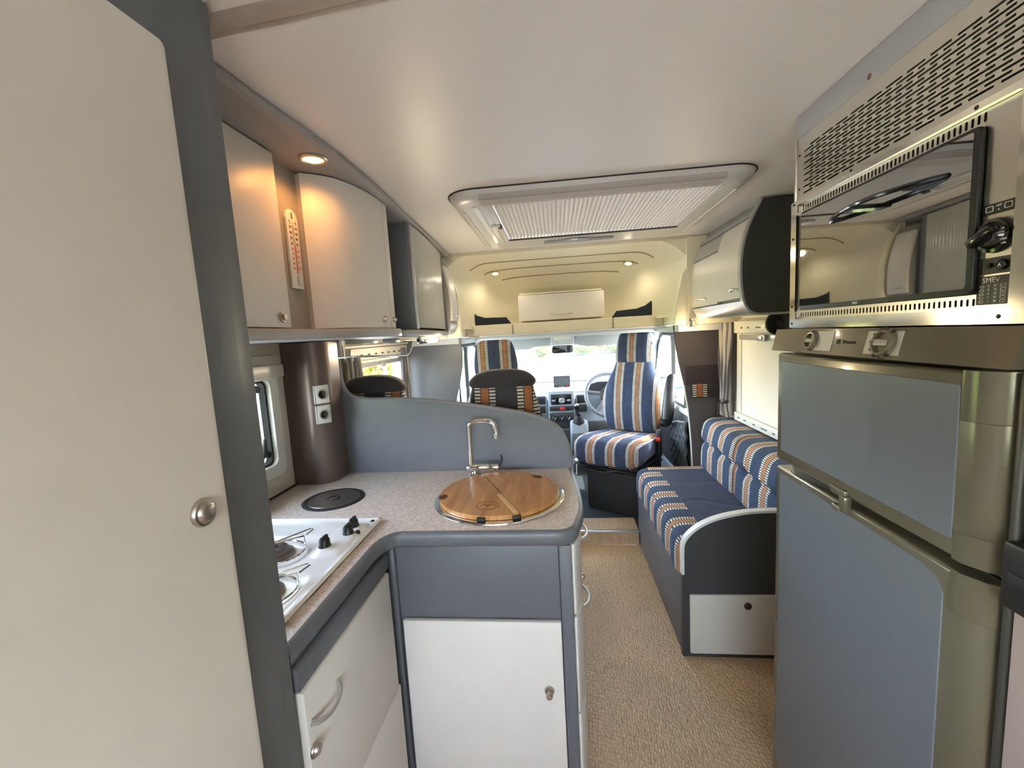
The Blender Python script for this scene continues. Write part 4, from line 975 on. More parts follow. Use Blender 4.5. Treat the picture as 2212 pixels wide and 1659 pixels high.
obj('boot', B().lathe([(.052, 0), (.045, .02), (.030, .045), (.016, .075)], T(.158, 3.585, .628) @ rot('X', 14), 20), RUBBER, gs)
obj('stick', B().tube([(.155, 3.575, .68), (.146, 3.545, .75)], .008), BLACK, gs)
obj('knob', B().lathe([(0, .036), (.016, .032), (.024, .018), (.022, .0), (.012, -.016), (0, -.018)], T(.146, 3.543, .765) @ rot('X', 14), 20), BLACKG, gs)
mo = thing('monitor', 'small dark screen on a stand on top of the dashboard', 'monitor', (.035, 3.86, .89))
m4 = T(0, 0, 0)
obj('bezel', B().box(-.040, .108, 3.848, 3.868, .905, 1.008, .006), BLACK, mo); obj('screen', B().box(-.032, .100, 3.846, 3.8485, .922, 1.000), mat('screen off', srgb(84, 86, 88), .15), mo)
for q in range(5): obj('button', B().box(.0+.012*q, .006+.012*q, 3.846, 3.8485, .909, .914), WPLAST, mo)
obj('red_label', B().box(.075, .096, 3.846, 3.8485, .908, .916), RED, mo)
obj('stand', B().prism([(-.03, .902), (.10, .902), (.055, .912), (.02, .912)], 'y', 3.85, 3.90, .004), DASHD, mo)
tun = thing('centre_tunnel', 'dark floor console with handbrake between the cab seats', 'console', (.03, 3.5, .09))
obj('box', B().prism([(3.36, .088), (3.36, .20), (3.55, .30), (3.685, .335), (3.685, .088)], 'x', -.09, .10, .02), DASHD, tun)
obj('cup_ring', B().lathe([(.03, 0), (.034, .006), (.026, .008), (.024, .002)], T(.05, 3.60, .318) @ rot('X', -14), 20), ALU, tun)
obj('side_trim', B().tube([(.12, 3.66, .335), (.115, 3.60, .34), (.08, 3.45, .30), (-.05, 3.38, .26)], .016, 8), DASHL, tun)

# ================================================================== RIGHT SIDE
# ---- sofa
sf = thing('side_sofa', 'long side sofa with blue striped cushions on a grey base along the right wall', 'sofa', (.76, 2.25, 0))
obj('base', B().box(.482, 1.055, 1.764, 2.745, 0, .405, .003), GREY, sf)
def scush(i, j):          # wrap over the front edge
    y = 1.768+.972*i
    path = [(.520, .335), (.476, .345), (.470, .40), (.472, .455), (.488, .492), (.525, .507), (.60, .508), (.64, .506)]
    sp_ = smooth_poly(path, 6); k = j*(len(sp_)-1); a = int(min(k, len(sp_)-2)); f = k-a
    x = sp_[a][0]*(1-f)+sp_[a+1][0]*f; z = sp_[a][1]*(1-f)+sp_[a+1][1]*f
    e = min(i, 1-i)*.972
    if e < .035: z -= .018*(1-e/.035)**2; x += .012*(1-e/.035)**2
    x += -.004*math.sin(y*37.8+.6)
    return (x, y, z+.0015*math.sin(y*19))
obj('seat_border', B().grid(scush, 110, 40, .012), STRIPE, sf, 70, uvf=lambda co, n: (co.y+.019, (co.x if n.z > .6 else -co.z*1.0)+0*co.z))
obj('seat_end_border', B().box(.53, .92, 2.655, 2.742, .40, .513, .022, 4), STRIPE, sf, 60, uvf=lambda co, n: (co.y-2.712, co.x))
def sp2(i, j):
    x, y = .60+.34*i, 1.768+.91*j
    return (x, y, .5125-.010*max(0, math.sin(PI*i))*.6+.004*math.sin(7*y+2)*math.sin(PI*i)-.004*math.exp(-((y-2.16-.04*math.sin(6*i))/.014)**2)-.002*math.exp(-((y-2.45)/.02)**2))
obj('seat_panel', B().grid(sp2, 30, 90, .03), BLUEF, sf, 60)
obj('cushion_core', B().box(.50, 1.05, 1.766, 2.735, .40, .488), CHAR, sf)
def backp(y0, y1):
    def f(i, j):
        y = y0+(y1-y0)*i
        path = [(.925, .50), (.868, .515), (.862, .56), (.866, .66), (.861, .70), (.872, .76), (.888, .80), (.925, .822), (1.0, .826), (1.054, .822)]
        sp_ = smooth_poly(path, 6); k = j*(len(sp_)-1); a = int(min(k, len(sp_)-2)); ff = k-a
        x = sp_[a][0]*(1-ff)+sp_[a+1][0]*ff; z = sp_[a][1]*(1-ff)+sp_[a+1][1]*ff
        e = min(y-y0, y1-y)
        if e < .04: x += .022*(1-e/.04)**2*(1 if x < 1.0 else 0); z -= .010*(1-e/.04)**2 if z > .75 else 0
        # stitched dimple row two thirds up
        g_ = math.exp(-((z-.68)/.018)**2); x += .014*g_
        x += .016*math.exp(-((z-.68)/.03)**2-(((y-1.95+.0) % .31-.155)/.03)**2)
        return (x, y, z)
    return f
obj('back_cushion', B().grid(backp(1.768, 2.225), 60, 60), STRIPE, sf, 70, uvf=lambda co, n: (co.y+.019+.05, co.x+co.z))
obj('back_cushion', B().grid(backp(2.228, 2.735), 60, 60), STRIPE, sf, 70, uvf=lambda co, n: (co.y+.019+.05, co.x+co.z))
ep = [(.478, 0), (.478, .46), (.482, .505), (.502, .54), (.545, .578), (.61, .610), (.70, .632), (.80, .641), (1.055, .643), (1.055, 0)]
eps = [(.478, 0), (.478, .30)]+smooth_poly(ep[1:9], 6)+[(1.055, 0)]
obj('end_panel', B().prism(eps, 'y', 1.738, 1.763), DARK, sf)
ed = [(.478, .37)]+smooth_poly(ep[1:9], 6)
ring = ed+[(p[0]+.009*(1 if k == 0 else 1), p[1]-.009) for k, p in enumerate(ed)][::-1]
def edge_strip():
    b = B(); bb = bmesh.new(); V = []
    for k, p in enumerate(ed):
        a = Vector(ed[max(0, k-1)]); c = Vector(ed[min(len(ed)-1, k+1)]); t_ = (c-a).normalized(); n_ = Vector((t_.y, -t_.x))
        o_ = Vector(p)-n_*.002; i2 = Vector(p)+n_*.008
        V.append([bb.verts.new((o_.x, 1.735, o_.y)), bb.verts.new((o_.x, 1.766, o_.y)), bb.verts.new((i2.x, 1.766, i2.y)), bb.verts.new((i2.x, 1.735, i2.y))])
    for A, C in zip(V, V[1:]):
        for k in range(4): bb.faces.new((A[k], A[(k+1) % 4], C[(k+1) % 4], C[k]))
    bb.faces.new(V[0]); bb.faces.new(V[-1][::-1])
    bmesh.ops.recalc_face_normals(bb, faces=bb.faces[:]); return b.merge(bb)
obj('edge_trim', edge_strip(), EDGEW, sf)
so_d = obj('drawer_front', B().prism(rrect(.505, 1.045, .022, .285, .008), 'y', 1.727, 1.738, .002), mat('drawer warm white', srgb(208, 202, 192), .45), sf)
obj('knob', B().lathe([(0, .008), (.011, .0075), (.0145, .005), (.015, 0)], T(.733, 1.727, .240) @ FACE_MY, 20), mat('dark bronze knob', srgb(74, 54, 50), .35, .5), so_d)

# ---- right roof locker
rl2 = thing('roof_locker', 'white curved roof locker with charcoal end panel above the sofa', 'locker', (.9, 2.3, 1.43))
lp = smooth_poly([(.985, 1.432), (.90, 1.432), (.845, 1.434), (.815, 1.447), (.795, 1.48), (.788, 1.52), (.782, 1.58), (.783, 1.66), (.796, 1.74), (.820, 1.81), (.862, 1.894)], 6)
body = lp+[(1.055, 1.894), (1.055, 1.432)]
obj('end_panel', B().prism(body, 'y', 1.915, 1.932), DARK, rl2)
b = B(); bb = bmesh.new()
def strip(pts, y0, y1, off0, off1):
    bb = bmesh.new(); V = []
    for k, p in enumerate(pts):
        a = Vector(pts[max(0, k-1)]); c = Vector(pts[min(len(pts)-1, k+1)]); t_ = (c-a).normalized(); n_ = Vector((-t_.y, t_.x))
        o_ = Vector(p)+n_*off1*-1; i2 = Vector(p)+n_*off0*-1
        V.append([bb.verts.new((i2.x, y0, i2.y)), bb.verts.new((i2.x, y1, i2.y)), bb.verts.new((o_.x, y1, o_.y)), bb.verts.new((o_.x, y0, o_.y))])
    for A, C in zip(V, V[1:]):
        for k in range(4): bb.faces.new((A[k], A[(k+1) % 4], C[(k+1) % 4], C[k]))
    bb.faces.new(V[0]); bb.faces.new(V[-1][::-1]); bmesh.ops.recalc_face_normals(bb, faces=bb.faces[:])
    return B().merge(bb)
obj('edge_trim', strip(lp, 1.910, 1.936, -.001, -.010), SILVER, rl2)
obj('carcass', B().prism([(p[0]+.016 if p[0] < .97 else p[0], p[1]+(.004 if p[1] < 1.5 else 0)) for p in lp]+[(1.055, 1.894), (1.055, 1.436)], 'y', 1.93, 2.66), mat('locker inner grey', srgb(150, 150, 152), .5), rl2)
doorprof = lambda za, zb: [p for p in smooth_poly(lp, 4) if za <= p[1] <= zb and p[0] < .9]
dn1 = doorprof(1.499, 1.826); dn2 = doorprof(1.492, 1.742); mid = doorprof(1.745, 1.826)
pr = lambda prof, y0, y1, th: B().prism(prof+[(p[0]+th, p[1]) for p in prof[::-1]], 'y', y0, y1, .001, 1)
e1 = obj('door', pr([(x-.004, z) for x, z in dn1], 1.940, 2.215, .018), WHITE, rl2)
e2 = obj('door', pr([(x-.002, z) for x, z in dn2], 2.219, 2.648, .016), WHITE, rl2)
obj('top_fascia', pr(mid, 2.219, 2.655, .014), SILVER, rl2)
obj('top_trim', strip([p for p in smooth_poly(lp, 4) if 1.832 <= p[1] <= 1.856], 1.936, 2.655, -.002, .006), SILVER, rl2)
obj('handle', bow((.781, 2.03, 1.535), (.781, 1.925+.02, 1.535), (-1, 0, .25), .0045, .016), ALU, e1)
obj('handle', bow((.782, 2.50, 1.528), (.782, 2.36, 1.528), (-1, 0, .25), .0045, .016), ALU, e2)
obj('base_trim', strip([p for p in smooth_poly(lp, 4) if p[1] <= 1.488], 1.936, 2.665, -.006, .004), SILVER, rl2)
obj('far_end_cap', B().prism(body, 'y', 2.662, 2.675), SILVER, rl2)

# ---- window with blind, curtain, spot lamp, speaker, padded panel
w4 = sroot('window_4', 'side window with closed white blind above the sofa')
fr4 = rrect(1.98, 2.60, .835, 1.41, .02); in4 = rrect(2.0, 2.545, .875, 1.335, .01)
ring_frame(bb := B(), fr4, in4, 'x', 1.035, 1.060); obj('frame', bb, WPLAST, w4)
cs4 = obj('blind_cassette', B().box(1.015, 1.058, 1.96, 2.60, 1.335, 1.405, .008), mat('cassette white', srgb(214, 210, 200), .4), w4)
for q in (2.02, 2.10, 2.20, 2.27, 2.30, 2.40, 2.48): obj('slot', B().box(1.0135, 1.016, q, q+.022, 1.362, 1.370), bpy.data.materials['slot dark'], cs4)
br4 = obj('bottom_rail', B().box(1.018, 1.058, 1.96, 2.60, .832, .880, .006), WPLAST, w4)
for q in (2.02, 2.12, 2.20, 2.235, 2.33, 2.44, 2.52): obj('slot', B().box(1.0165, 1.019, q, q+.026, .852, .858), bpy.data.materials['slot dark'], br4)
obj('blind_cloth', B().box(1.040, 1.044, 1.985, 2.56, .876, 1.337), BLIND, w4, smooth=0)
ba4 = obj('blind_bar', B().box(1.026, 1.038, 1.985, 2.55, 1.300, 1.328, .003), SILVER, w4)
obj('latch', B().box(1.008, 1.028, 2.215, 2.30, 1.298, 1.33, .005), SILVER, ba4); obj('latch_button', B().box(1.003, 1.010, 2.235, 2.28, 1.305, 1.323, .003), NICKEL, ba4)
obj('pane', B().box(1.09, 1.094, 1.98, 2.57, .86, 1.35), GLASS, w4, smooth=0)
ct = curtain('curtain', 'grey striped curtain tied back beside the white blind above the sofa', 1.0, 2.60, 2.76, .835, 1.424, 1, tie=.90, folds=6)
obj('tie_band', B().lathe([(.030, -.010), (.033, 0), (.030, .010)], T(1.0, 2.70, .925), 18, sx=.8, sy=1.15), BLACK, ct); obj('tie_tail', B().box(.962, .968, 2.685, 2.705, .83, .92, .002), BLACK, ct)
bb = thing('padded_wall_panel', 'charcoal fabric wall panel with striped storage pocket beside the right cab door', 'panel', (.9, 2.83, .09))
px_ = [(.735, 1.408), (.745, 1.30), (.765, 1.17), (.797, 1.02), (.822, .85), (.838, .65), (.846, .45), (.85, .088), (1.058, .088), (1.058, 1.408)]
obj('panel', B().prism(px_, 'y', 2.80, 2.825, .003), PLUM, bb)
obj('edge_trim', B().tube([(p[0]-.002, 2.806, p[1]) for p in smooth_poly(px_[3:8], 4)], .006, 8), EDGEW, bb)
pk = obj('pocket', B().box(.802, 1.05, 2.788, 2.80, 1.02, 1.142, .004), mat('dark plum fabric', srgb(58, 50, 56), .95, bump=(400, .3)), bb)
obj('pocket_band', B().box(.826, 1.05, 2.783, 2.80, .942, 1.026, .004), BAND, bb, uvf=lambda co, n: (co.x-.885, co.z))
sl = thing('spot_lamp', 'small lit chrome spot lamp hanging under the right roof locker', 'lamp', (.782, 2.60, 1.43))
obj('base', B().lathe([(0, 0), (.02, 0), (.02, -.008), (.012, -.012), (0, -.012)], T(.785, 2.60, 1.432), 20), CHROME, sl)
obj('shade', B().lathe([(0, .0), (.014, -.002), (.0185, -.010), (.020, -.040), (.019, -.040), (.017, -.012), (0, -.006)], T(.783, 2.60, 1.420) @ rot('X', -12), 24), CHROME, sl)
obj('bulb', B().lathe([(0, -.034), (.010, -.036), (.0165, -.038), (0, -.044)], T(.783, 2.60, 1.420) @ rot('X', -12), 20), BULB2, sl)
pl = bpy.data.lights.new('spot_glow', 'POINT'); pl.energy = 2.2; pl.color = (1, .74, .42); pl.shadow_soft_size = .02
po = bpy.data.objects.new('spot_glow', pl); COL.objects.link(po); po.parent = sl; po.location = (-.005, -.03, -.07)
spk = thing('speaker', 'small black round speaker in the corner under the charcoal locker end', 'speaker', (.965, 1.97, 1.385))
m4 = T(.965, 1.985, 1.384) @ rot('Z', -28) @ FACE_MY
obj('housing', B().lathe([(0, -.045), (.035, -.04), (.052, -.015), (.054, .02), (.05, .035), (.045, .036), (.043, .03)], m4, 28), BLACK, spk)
obj('cone', B().lathe([(.044, .031), (.030, .018), (.014, .012), (.012, .016), (0, .018)], m4, 28), RUBBER, spk)
obj('bracket', B().box(.955, .985, 2.0, 2.03, 1.40, 1.432, .003), BLACK, spk)

# ---- fridge
FX = .592
fg = thing('fridge_freezer', 'tall two-door fridge freezer with slate panels and champagne frame', 'fridge', (.85, .92, 0))
obj('carcass', B().box(FX+.048, 1.05, .622, 1.232, .0, 1.374), mat('fridge carcass', srgb(92, 88, 78), .45), fg)
cpn = obj('control_panel', B().prism([(FX+.05, 1.318), (FX-.0122, 1.3185), (FX+.001, 1.3735), (FX+.05, 1.3745)], 'y', .612, 1.234, .002), CHAMP, fg)
CPX = lambda z: FX-.012+(z-1.3195)*.24
tilt = lambda y, z, x=FX-.0115: T(x, y, z) @ rot('Y', 8.5) 
def cp_mx(y, z): return T(FX-.0125+(z-1.34)*.30, y, z) @ rot('Y', 15) @ FACE_MX
for y0, y1 in ((1.060, .984), (.884, .800)):
    yc = (y0+y1)/2
    obj('dial_plate', B().box(-.0005, .0012, -(y0-y1)/2, (y0-y1)/2, -.0215, .0215, mtx=T(CPX(1.347), yc, 1.347) @ rot('Y', 13.5) @ rot('Z', 180)), mat('dial plate', srgb(186, 186, 184), .3, .4), cpn)
def dial(y, z, r, nm):
    m4 = T(CPX(z)-.0012, y, z) @ rot('Y', 13.5) @ FACE_MX
    d_ = obj(nm, B().lathe([(0, .002), (r*.60, .002), (r*.66, .0075), (r*.80, .0075), (r*.9, .003), (r, .0015), (r, 0), (0, 0)], m4, 32), CHAMP, cpn)
    obj('grip', B().box(-r*.22, r*.22, -r*.60, r*.60, .0015, .0085, .003, mtx=m4), mat('dial grip', srgb(164, 160, 150), .3, .2) if nm == 'selector_dial' else bpy.data.materials['dial grip'], d_)
    if nm != 'selector_dial':
        for a in range(-40, 221, 32):
            obj('tick', B().box(r*.80, r*1.0, -.0018, .0018, -.001, .0058, mtx=m4 @ rot('Z', a)), INKB, d_)
    return d_
dial(1.058, 1.347, .0235, 'selector_dial'); dial(.838, 1.347, .0285, 'thermostat_dial')
text('lettering', 'Dometic', .011, T(CPX(1.347)-.0008, .932, 1.347) @ rot('Y', 13.5) @ Matrix(((0, 0, -1, 0), (-1, 0, 0, 0), (0, 1, 0, 0), (0, 0, 0, 1))), INKB, cpn)
obj('logo', B().box(-.0003, .0004, -.005, .005, -.005, .005, mtx=T(CPX(1.347)-.0006, .965, 1.347) @ rot('Y', 13.5)), INKB, cpn)
def fr_door(z0, z1, nm, ins, top_slope=0):
    # plan profile with bull-nosed handle side (towards the camera)
    prof = [(FX+.045, 1.222), (FX+.004, 1.222), (FX, 1.218), (FX, .676), (FX+.004, .668), (FX+.014, .650), (FX+.030, .640), (FX+.045, .638)]
    d_ = obj(nm, B().prism(prof, 'z', z0, z1, .007, 3), CHAMP, fg)
    obj('insert_panel', B().prism(ins, 'x', FX-.002, FX+.01, .001, 1), FRPANEL, d_)
    return d_
ud = fr_door(1.020, 1.311, 'freezer_door', rrect(.692, 1.198, 1.050, 1.290, .004))
obj('edge_cap', B().prism([(FX+.040, .690), (FX-.0012, .690), (FX-.0012, .674), (FX+.003, .666), (FX+.013, .6485), (FX+.030, .6385), (FX+.040, .637)], 'z', 1.236, 1.312, .001, 1), CHAMP, ud)
obj('edge_cap', B().prism([(FX+.040, .690), (FX-.0012, .690), (FX-.0012, .674), (FX+.003, .666), (FX+.013, .6485), (FX+.030, .6385), (FX+.040, .637)], 'z', 1.019, 1.066, .001, 1), CHAMP, ud)
ld = fr_door(.055, 1.002, 'fridge_door', [(.700, .10), (1.190, .10), (1.201, .12), (1.201, .985), (.745, .985), (.715, .975), (.700, .955)])
obj('edge_cap', B().prism([(FX+.040, .690), (FX-.0012, .690), (FX-.0012, .674), (FX+.003, .666), (FX+.013, .6485), (FX+.030, .6385), (FX+.040, .637)], 'z', .935, 1.003, .001, 1), CHAMP, ld)
lt = obj('door_latch', B().box(FX-.010, FX+.004, .925, .975, 1.020, 1.036, .003), CHAMP, fg)
obj('latch_hook', B().box(FX-.014, FX+.002, .918, .938, .990, 1.026, .004), CHAMP, fg); obj('latch_catch', B().box(FX-.011, FX+.002, .94, .965, .984, .998, .003), NICKEL, fg)
obj('hinge_strip', B().box(FX+.02, FX+.05, .6215, .634, .02, 1.31, .003), mat('dark frame strip', srgb(74, 72, 66), .35, .3), fg)
ob = thing('shower_partition', 'pale pinkish grey partition edge at the lower right corner of the picture', 'panel', (.66, .48, 0))
obj('panel', B().box(.612, .66, .25, .6195, 0, .985, .004), PINK, ob); 
rj = thing('roller_door_jamb', 'black door jamb with catch block beside the fridge at the right edge', 'jamb', (.64, .59, .99))
obj('jamb', B().box(.612, .66, .25, .606, 1.03, CZ-.004, .003), mat('jamb dark green grey', srgb(40, 44, 42), .5), rj)
obj('catch_block', B().box(.594, .615, .565, .622, .990, 1.085, .006), BLACK, rj); obj('catch_slot', B().box(.592, .596, .58, .61, 1.03, 1.045, .001), RUBBER, rj)

# ---- oven
OX = .622
ov = thing('oven', 'built-in stainless steel oven with dark mirrored glass door above the fridge', 'oven', (.85, .93, 1.376))
obj('carcass', B().box(OX+.014, 1.05, .640, 1.205, 1.378, 1.689), mat('oven carcass', srgb(60, 58, 54), .5), ov)
def OP(a, b_, d): return (OX+d, a, b_)
cells = []
y0, y1 = .655, 1.186
def vent_row(zc, ha, hb_):
    n = 48; p = (1.176-.712)/n
    cells.append((y0, .712, zc-.010, zc+.010, None, None)); cells.append((1.176, y1, zc-.010, zc+.010, None, None))
    for k in range(n): cells.append((.712+p*k, .712+p*(k+1), zc-.010, zc+.010, ha, hb_))
vent_row(1.6695, .0022, .0065); vent_row(1.4085, .0022, .0055)
cells.append((y0, y1, 1.4185, 1.6595, None, None))
fp = B(); slots(fp, OP, cells, .010); obj('front_panel', fp, STEEL, ov, smooth=0)
fr_o = [(y0, 1.3985), (y1, 1.3985), (y1, 1.6795), (y0, 1.6795)]
fb = B(); ring_frame(fb, rrect(.628, 1.208, 1.3765, 1.690, .004), rrect(.657, 1.184, 1.3985, 1.680, .006), 'x', OX-.010, OX+.016); obj('chrome_frame', fb, mat('chrome frame steel', (.72, .70, .62), .10, 1.0), ov)
obj('door_frame', B().prism(rrect(.712, 1.168, 1.4195, 1.6585, .010), 'x', OX-.009, OX-.001, .002), BLACK, ov)
gdr = obj('door_glass', B().prism(rrect(.7215, 1.163, 1.430, 1.6525, .004), 'x', OX-.0098, OX-.0085), OVENG, ov)
# handle: one arched blade on two broad feet, with open slots
def hx(i): return OX-.010-.034*math.sin(PI*min(1, max(0, i)))**.75
def hy(i): return 1.045-.285*i
hz_ = lambda i: 1.606+.004*math.sin(PI*i)
hnd = B(); hnd.tube([(hx(k/16), hy(k/16), hz_(k/16)) for k in range(17)], [.004]+[.0046]*15+[.004], 8)
obj('handle', hnd, BLACKG, ov)
def web(i0, i1, n=6):
    pts = [(OX-.010, hy(i0+(i1-i0)*k/n)) for k in range(n+1)]+[(hx(i0+(i1-i0)*k/n), hy(i0+(i1-i0)*k/n)) for k in range(n, -1, -1)]
    return B().prism(pts, 'z', 1.6015, 1.6095, .0008, 1)
obj('handle_foot', web(.0, .10), BLACKG, ov); obj('handle_bridge', web(.34, .44), BLACKG, ov); obj('handle_foot', web(.80, 1.0), BLACKG, ov)
# controls
kn = obj('control_knob', B().lathe([(0, .016), (.013, .016), (.016, .013), (.019, .007), (.0235, .006), (.0245, .002), (.0245, 0), (0, 0)], T(OX-.001, .689, 1.500) @ FACE_MX, 32), BLACKG, ov)
obj('pointer_grip', B().box(OX-.027, OX-.010, .683, .695, 1.479, 1.519, .004, mtx=T(OX, .689, 1.5) @ rot('X', 60) @ T(-OX, -.689, -1.5)), BLACKG, kn)
def st_box(nm, ya, yb, za, zb): return obj(nm, B().box(OX-.0016, OX+.001, ya, yb, za, zb, .0004, 1), BLACK, ov)
s1 = st_box('symbol_plate', .663, .711, 1.530, 1.545); s2 = st_box('switch_plate', .661, .711, 1.447, 1.470); s3 = st_box('instruction_plate', .664, .712, 1.404, 1.4445)
for yc in (.700, .674):
    ring_frame(bb := B(), rrect(yc-.0055, yc+.0055, 1.5340, 1.5420, .0015, 2), rrect(yc-.0045, yc+.0045, 1.5350, 1.5410, .001, 2), 'x', OX-.0022, OX-.0014); obj('symbol', bb, INKW, s1)
text('print', 'OFF', .0048, frame_mx(OX-.0018, .687, 1.5405), INKW, s1); obj('symbol', B().lathe([(0, .0006), (.0012, .0004), (.0012, 0)], T(OX-.0016, .687, 1.535) @ FACE_MX, 10), INKW, s1)
obj('button', B().lathe([(0, .004), (.006, .004), (.0075, .002), (.0075, 0)], T(OX-.0016, .676, 1.4585) @ FACE_MX, 20), BLACKG, s2); text('print', 'A', .007, frame_mx(OX-.0062, .676, 1.458), INKW, s2)
obj('igniter', B().lathe([(0, .003), (.0035, .003), (.004, 0)], T(OX-.0016, .694, 1.459) @ FACE_MX, 14), BLACKG, s2)
text('lettering', 'SMEV', .0100, frame_mx(OX-.0019, .6905, 1.4385), INKW, s3, squash=1.1)
text('print', '4\n5\n4\n1\n1', .0048, frame_mx(OX-.0019, .6935, 1.4195), INKW, s3, line=1.12); text('print', '25\'\n20\'\n30\'\n50\'\n20\'', .0046, frame_mx(OX-.0019, .6835, 1.4195), INKW, s3, line=1.16)
for q in range(5):
    zc = 1.4300-.0054*q
    ring_frame(bb := B(), [(.7035+.0036*math.cos(R(a)), zc+.0020*math.sin(R(a))) for a in range(0, 360, 45)], [(.7035+.0029*math.cos(R(a)), zc+.0013*math.sin(R(a))) for a in range(0, 360, 45)], 'x', OX-.0021, OX-.0014); obj('symbol', bb, INKW, s3)
    ring_frame(bb := B(), rrect(.669, .677, zc-.0020, zc+.0020, .0004, 1), rrect(.6697, .6763, zc-.0013, zc+.0013, .0002, 1), 'x', OX-.0021, OX-.0014); obj('symbol', bb, INKW, s3)
text('print', 'SMEV', .0065, frame_mx(OX-.0165, .95, 1.4245), INKW, ov)
for q, (zz, a) in enumerate(((1.487, 20), (1.492, 0), (1.507, -10))): text('print', ('min', 'PUSH', 'max')[q], .0045, frame_mx(OX-.0102, .668+.002*q, zz), INKW, kn)
for y, z in ((1.196, 1.387), (.668, 1.387), (1.196, 1.684), (.72, 1.6845), (1.197, 1.60), (1.197, 1.43)): screw(ov, T(OX-.010, y, z) @ FACE_MX, .0035, mat('dark screw', srgb(60, 56, 52), .4, .7) if (y, z) == (1.196, 1.387) else bpy.data.materials['dark screw'])

# ---- grille above the oven
gr = thing('vent_grille', 'slotted stainless steel ventilation panel above the oven', 'grille', (.64, .93, 1.69))
cells = []; zb, zt, rows = 1.7025, 1.8135, 16; ph_ = (zt-zb)/rows; pw = .0475
ya, yb = .40, 1.178
for r_ in range(rows):
    z0 = zb+ph_*r_; y = yb - (pw/2 if r_ % 2 else 0)
    if r_ % 2: cells.append((y, yb, z0, z0+ph_, None, None))
    while y-pw >= ya: cells.append((y-pw, y, z0, z0+ph_, .0190, .0018)); y -= pw
    if y > ya: cells.append((ya, y, z0, z0+ph_, None, None))
cells += [(ya, yb, 1.691, zb, None, None), (ya, yb, zt, 1.842, None, None), (yb, 1.204, 1.691, 1.842, None, None)]
fp = B(); slots(fp, OP, cells, .006); obj('slotted_panel', fp, STEEL, gr, smooth=0)
obj('backing', B().box(OX+.012, OX+.02, .40, 1.2, 1.692, 1.842), BLACK, gr)
obj('edge_strip', B().box(OX-.004, OX+.02, 1.203, 1.208, 1.691, 1.842, .001), STEEL, gr)
for y, z in ((1.192, 1.72), (1.192, 1.80), (1.0, 1.697)): screw(gr, T(OX-.0005, y, z) @ FACE_MX, .003, bpy.data.materials['dark screw'])
tp = thing('top_panel', 'plain silver grey filler strip between the vent grille and the ceiling', 'panel', (.66, .9, 1.87))
obj('board', B().box(OX+.001, .70, .40, 1.208, 1.843, CZ-.001, .002), SILVER, tp)
obj('screw_stain', B().lathe([(0, .0012), (.004, .001), (.006, 0)], T(OX+.001, .958, 1.855) @ FACE_MX, 12), mat('rust stain', srgb(120, 84, 66), .8), tp)

# ================================================================== CEILING FITTINGS
sk_ = thing('roof_light', 'large framed roof light with closed pleated blind in the ceiling', 'skylight', (.16, 1.97, CZ))
o_ = lambda d: rrect(-.362+d, .690-d, 1.505+d, 2.43-d, .10-d*.5, 8)
inner = rrect(-.285, .60, 1.60, 2.215, .012, 8)
secs = [(o_(0), 1.8995), (o_(.004), 1.885), (o_(.018), 1.872), (o_(.05), 1.866), (inner, 1.868), (inner, 1.90)]
bb = bmesh.new(); V = [[bb.verts.new((x, y, z)) for x, y in lp_] for lp_, z in secs]
for A, C in zip(V, V[1:]):
    n = len(A)
    for k in range(n): bb.faces.new((A[k], A[(k+1) % n], C[(k+1) % n], C[k]))
bmesh.ops.recalc_face_normals(bb, faces=bb.faces[:]); B_ = B().merge(bb); obj('frame', B_, mat('roof light plastic', srgb(204, 200, 194), .35), sk_, 50)
obj('gap_line', B().tube([(x, y, 1.8985) for x, y in rrect(-.365, .693, 1.502, 2.433, .10, 8)], .0025, 6, closed=True), RUBBER, sk_)
MESHB = mat('perforated speaker grey', srgb(168, 160, 154), .6); g = G(MESHB); t = MESHB.node_tree
tc = t.nodes.new('ShaderNodeTexCoord'); vo = t.nodes.new('ShaderNodeTexVoronoi'); vo.inputs['Scale'].default_value = 160; vo.inputs['Randomness'].default_value = .1; t.links.new(tc.outputs['Object'], vo.inputs['Vector'])
t.links.new(g.mix(g.m('LESS_THAN', vo.outputs['Distance'], .32), srgb(186, 178, 172), srgb(112, 104, 98)), t.nodes['Principled BSDF'].inputs['Base Color'])
obj('flyscreen_band', B().prism([(1.5125, 1.8800), (1.5235, 1.8700), (1.5555, 1.8640), (1.598, 1.8655), (1.598, 1.868), (1.556, 1.867), (1.5245, 1.8735), (1.5135, 1.883)], 'x', -.245, .575), MESHB, sk_)
n = 48
def pleat(i, j):
    f = 1-abs(math.sin(i*n*PI))**.7
    return (-.213+.812*i, 1.600+.612*j, 1.870+.017*f)
obj('pleated_blind', B().grid(pleat, n*8, 1), PLEAT, sk_, smooth=0)
obj('blind_rail', B().box(-.284, -.213, 1.601, 2.213, 1.862, 1.884, .003), mat('rail white', srgb(222, 220, 214), .3), sk_)
obj('fly_net_bar', B().box(-.213, .60, 2.196, 2.214, 1.8665, 1.872), BLACK, sk_)
obj('rail_groove', B().box(-.262, -.257, 1.603, 2.21, 1.8612, 1.8626), SILVER, sk_); obj('rail_groove', B().box(-.235, -.230, 1.603, 2.21, 1.8612, 1.8626), SILVER, sk_)
obj('rail_clip', B().box(-.252, -.214, 1.855, 1.90, 1.852, 1.864, .003), WPLAST, sk_); obj('clip_pad', B().box(-.225, -.208, 1.862, 1.895, 1.850, 1.866, .003), bpy.data.materials['dark screw'], sk_)
obj('latch_bar', B().tube(smooth_poly([(-.04, 2.285, 1.862), (.05, 2.272, 1.858), (.12, 2.268, 1.856), (.20, 2.272, 1.858), (.31, 2.285, 1.862)], 4), .007, 8), SILVER, sk_)
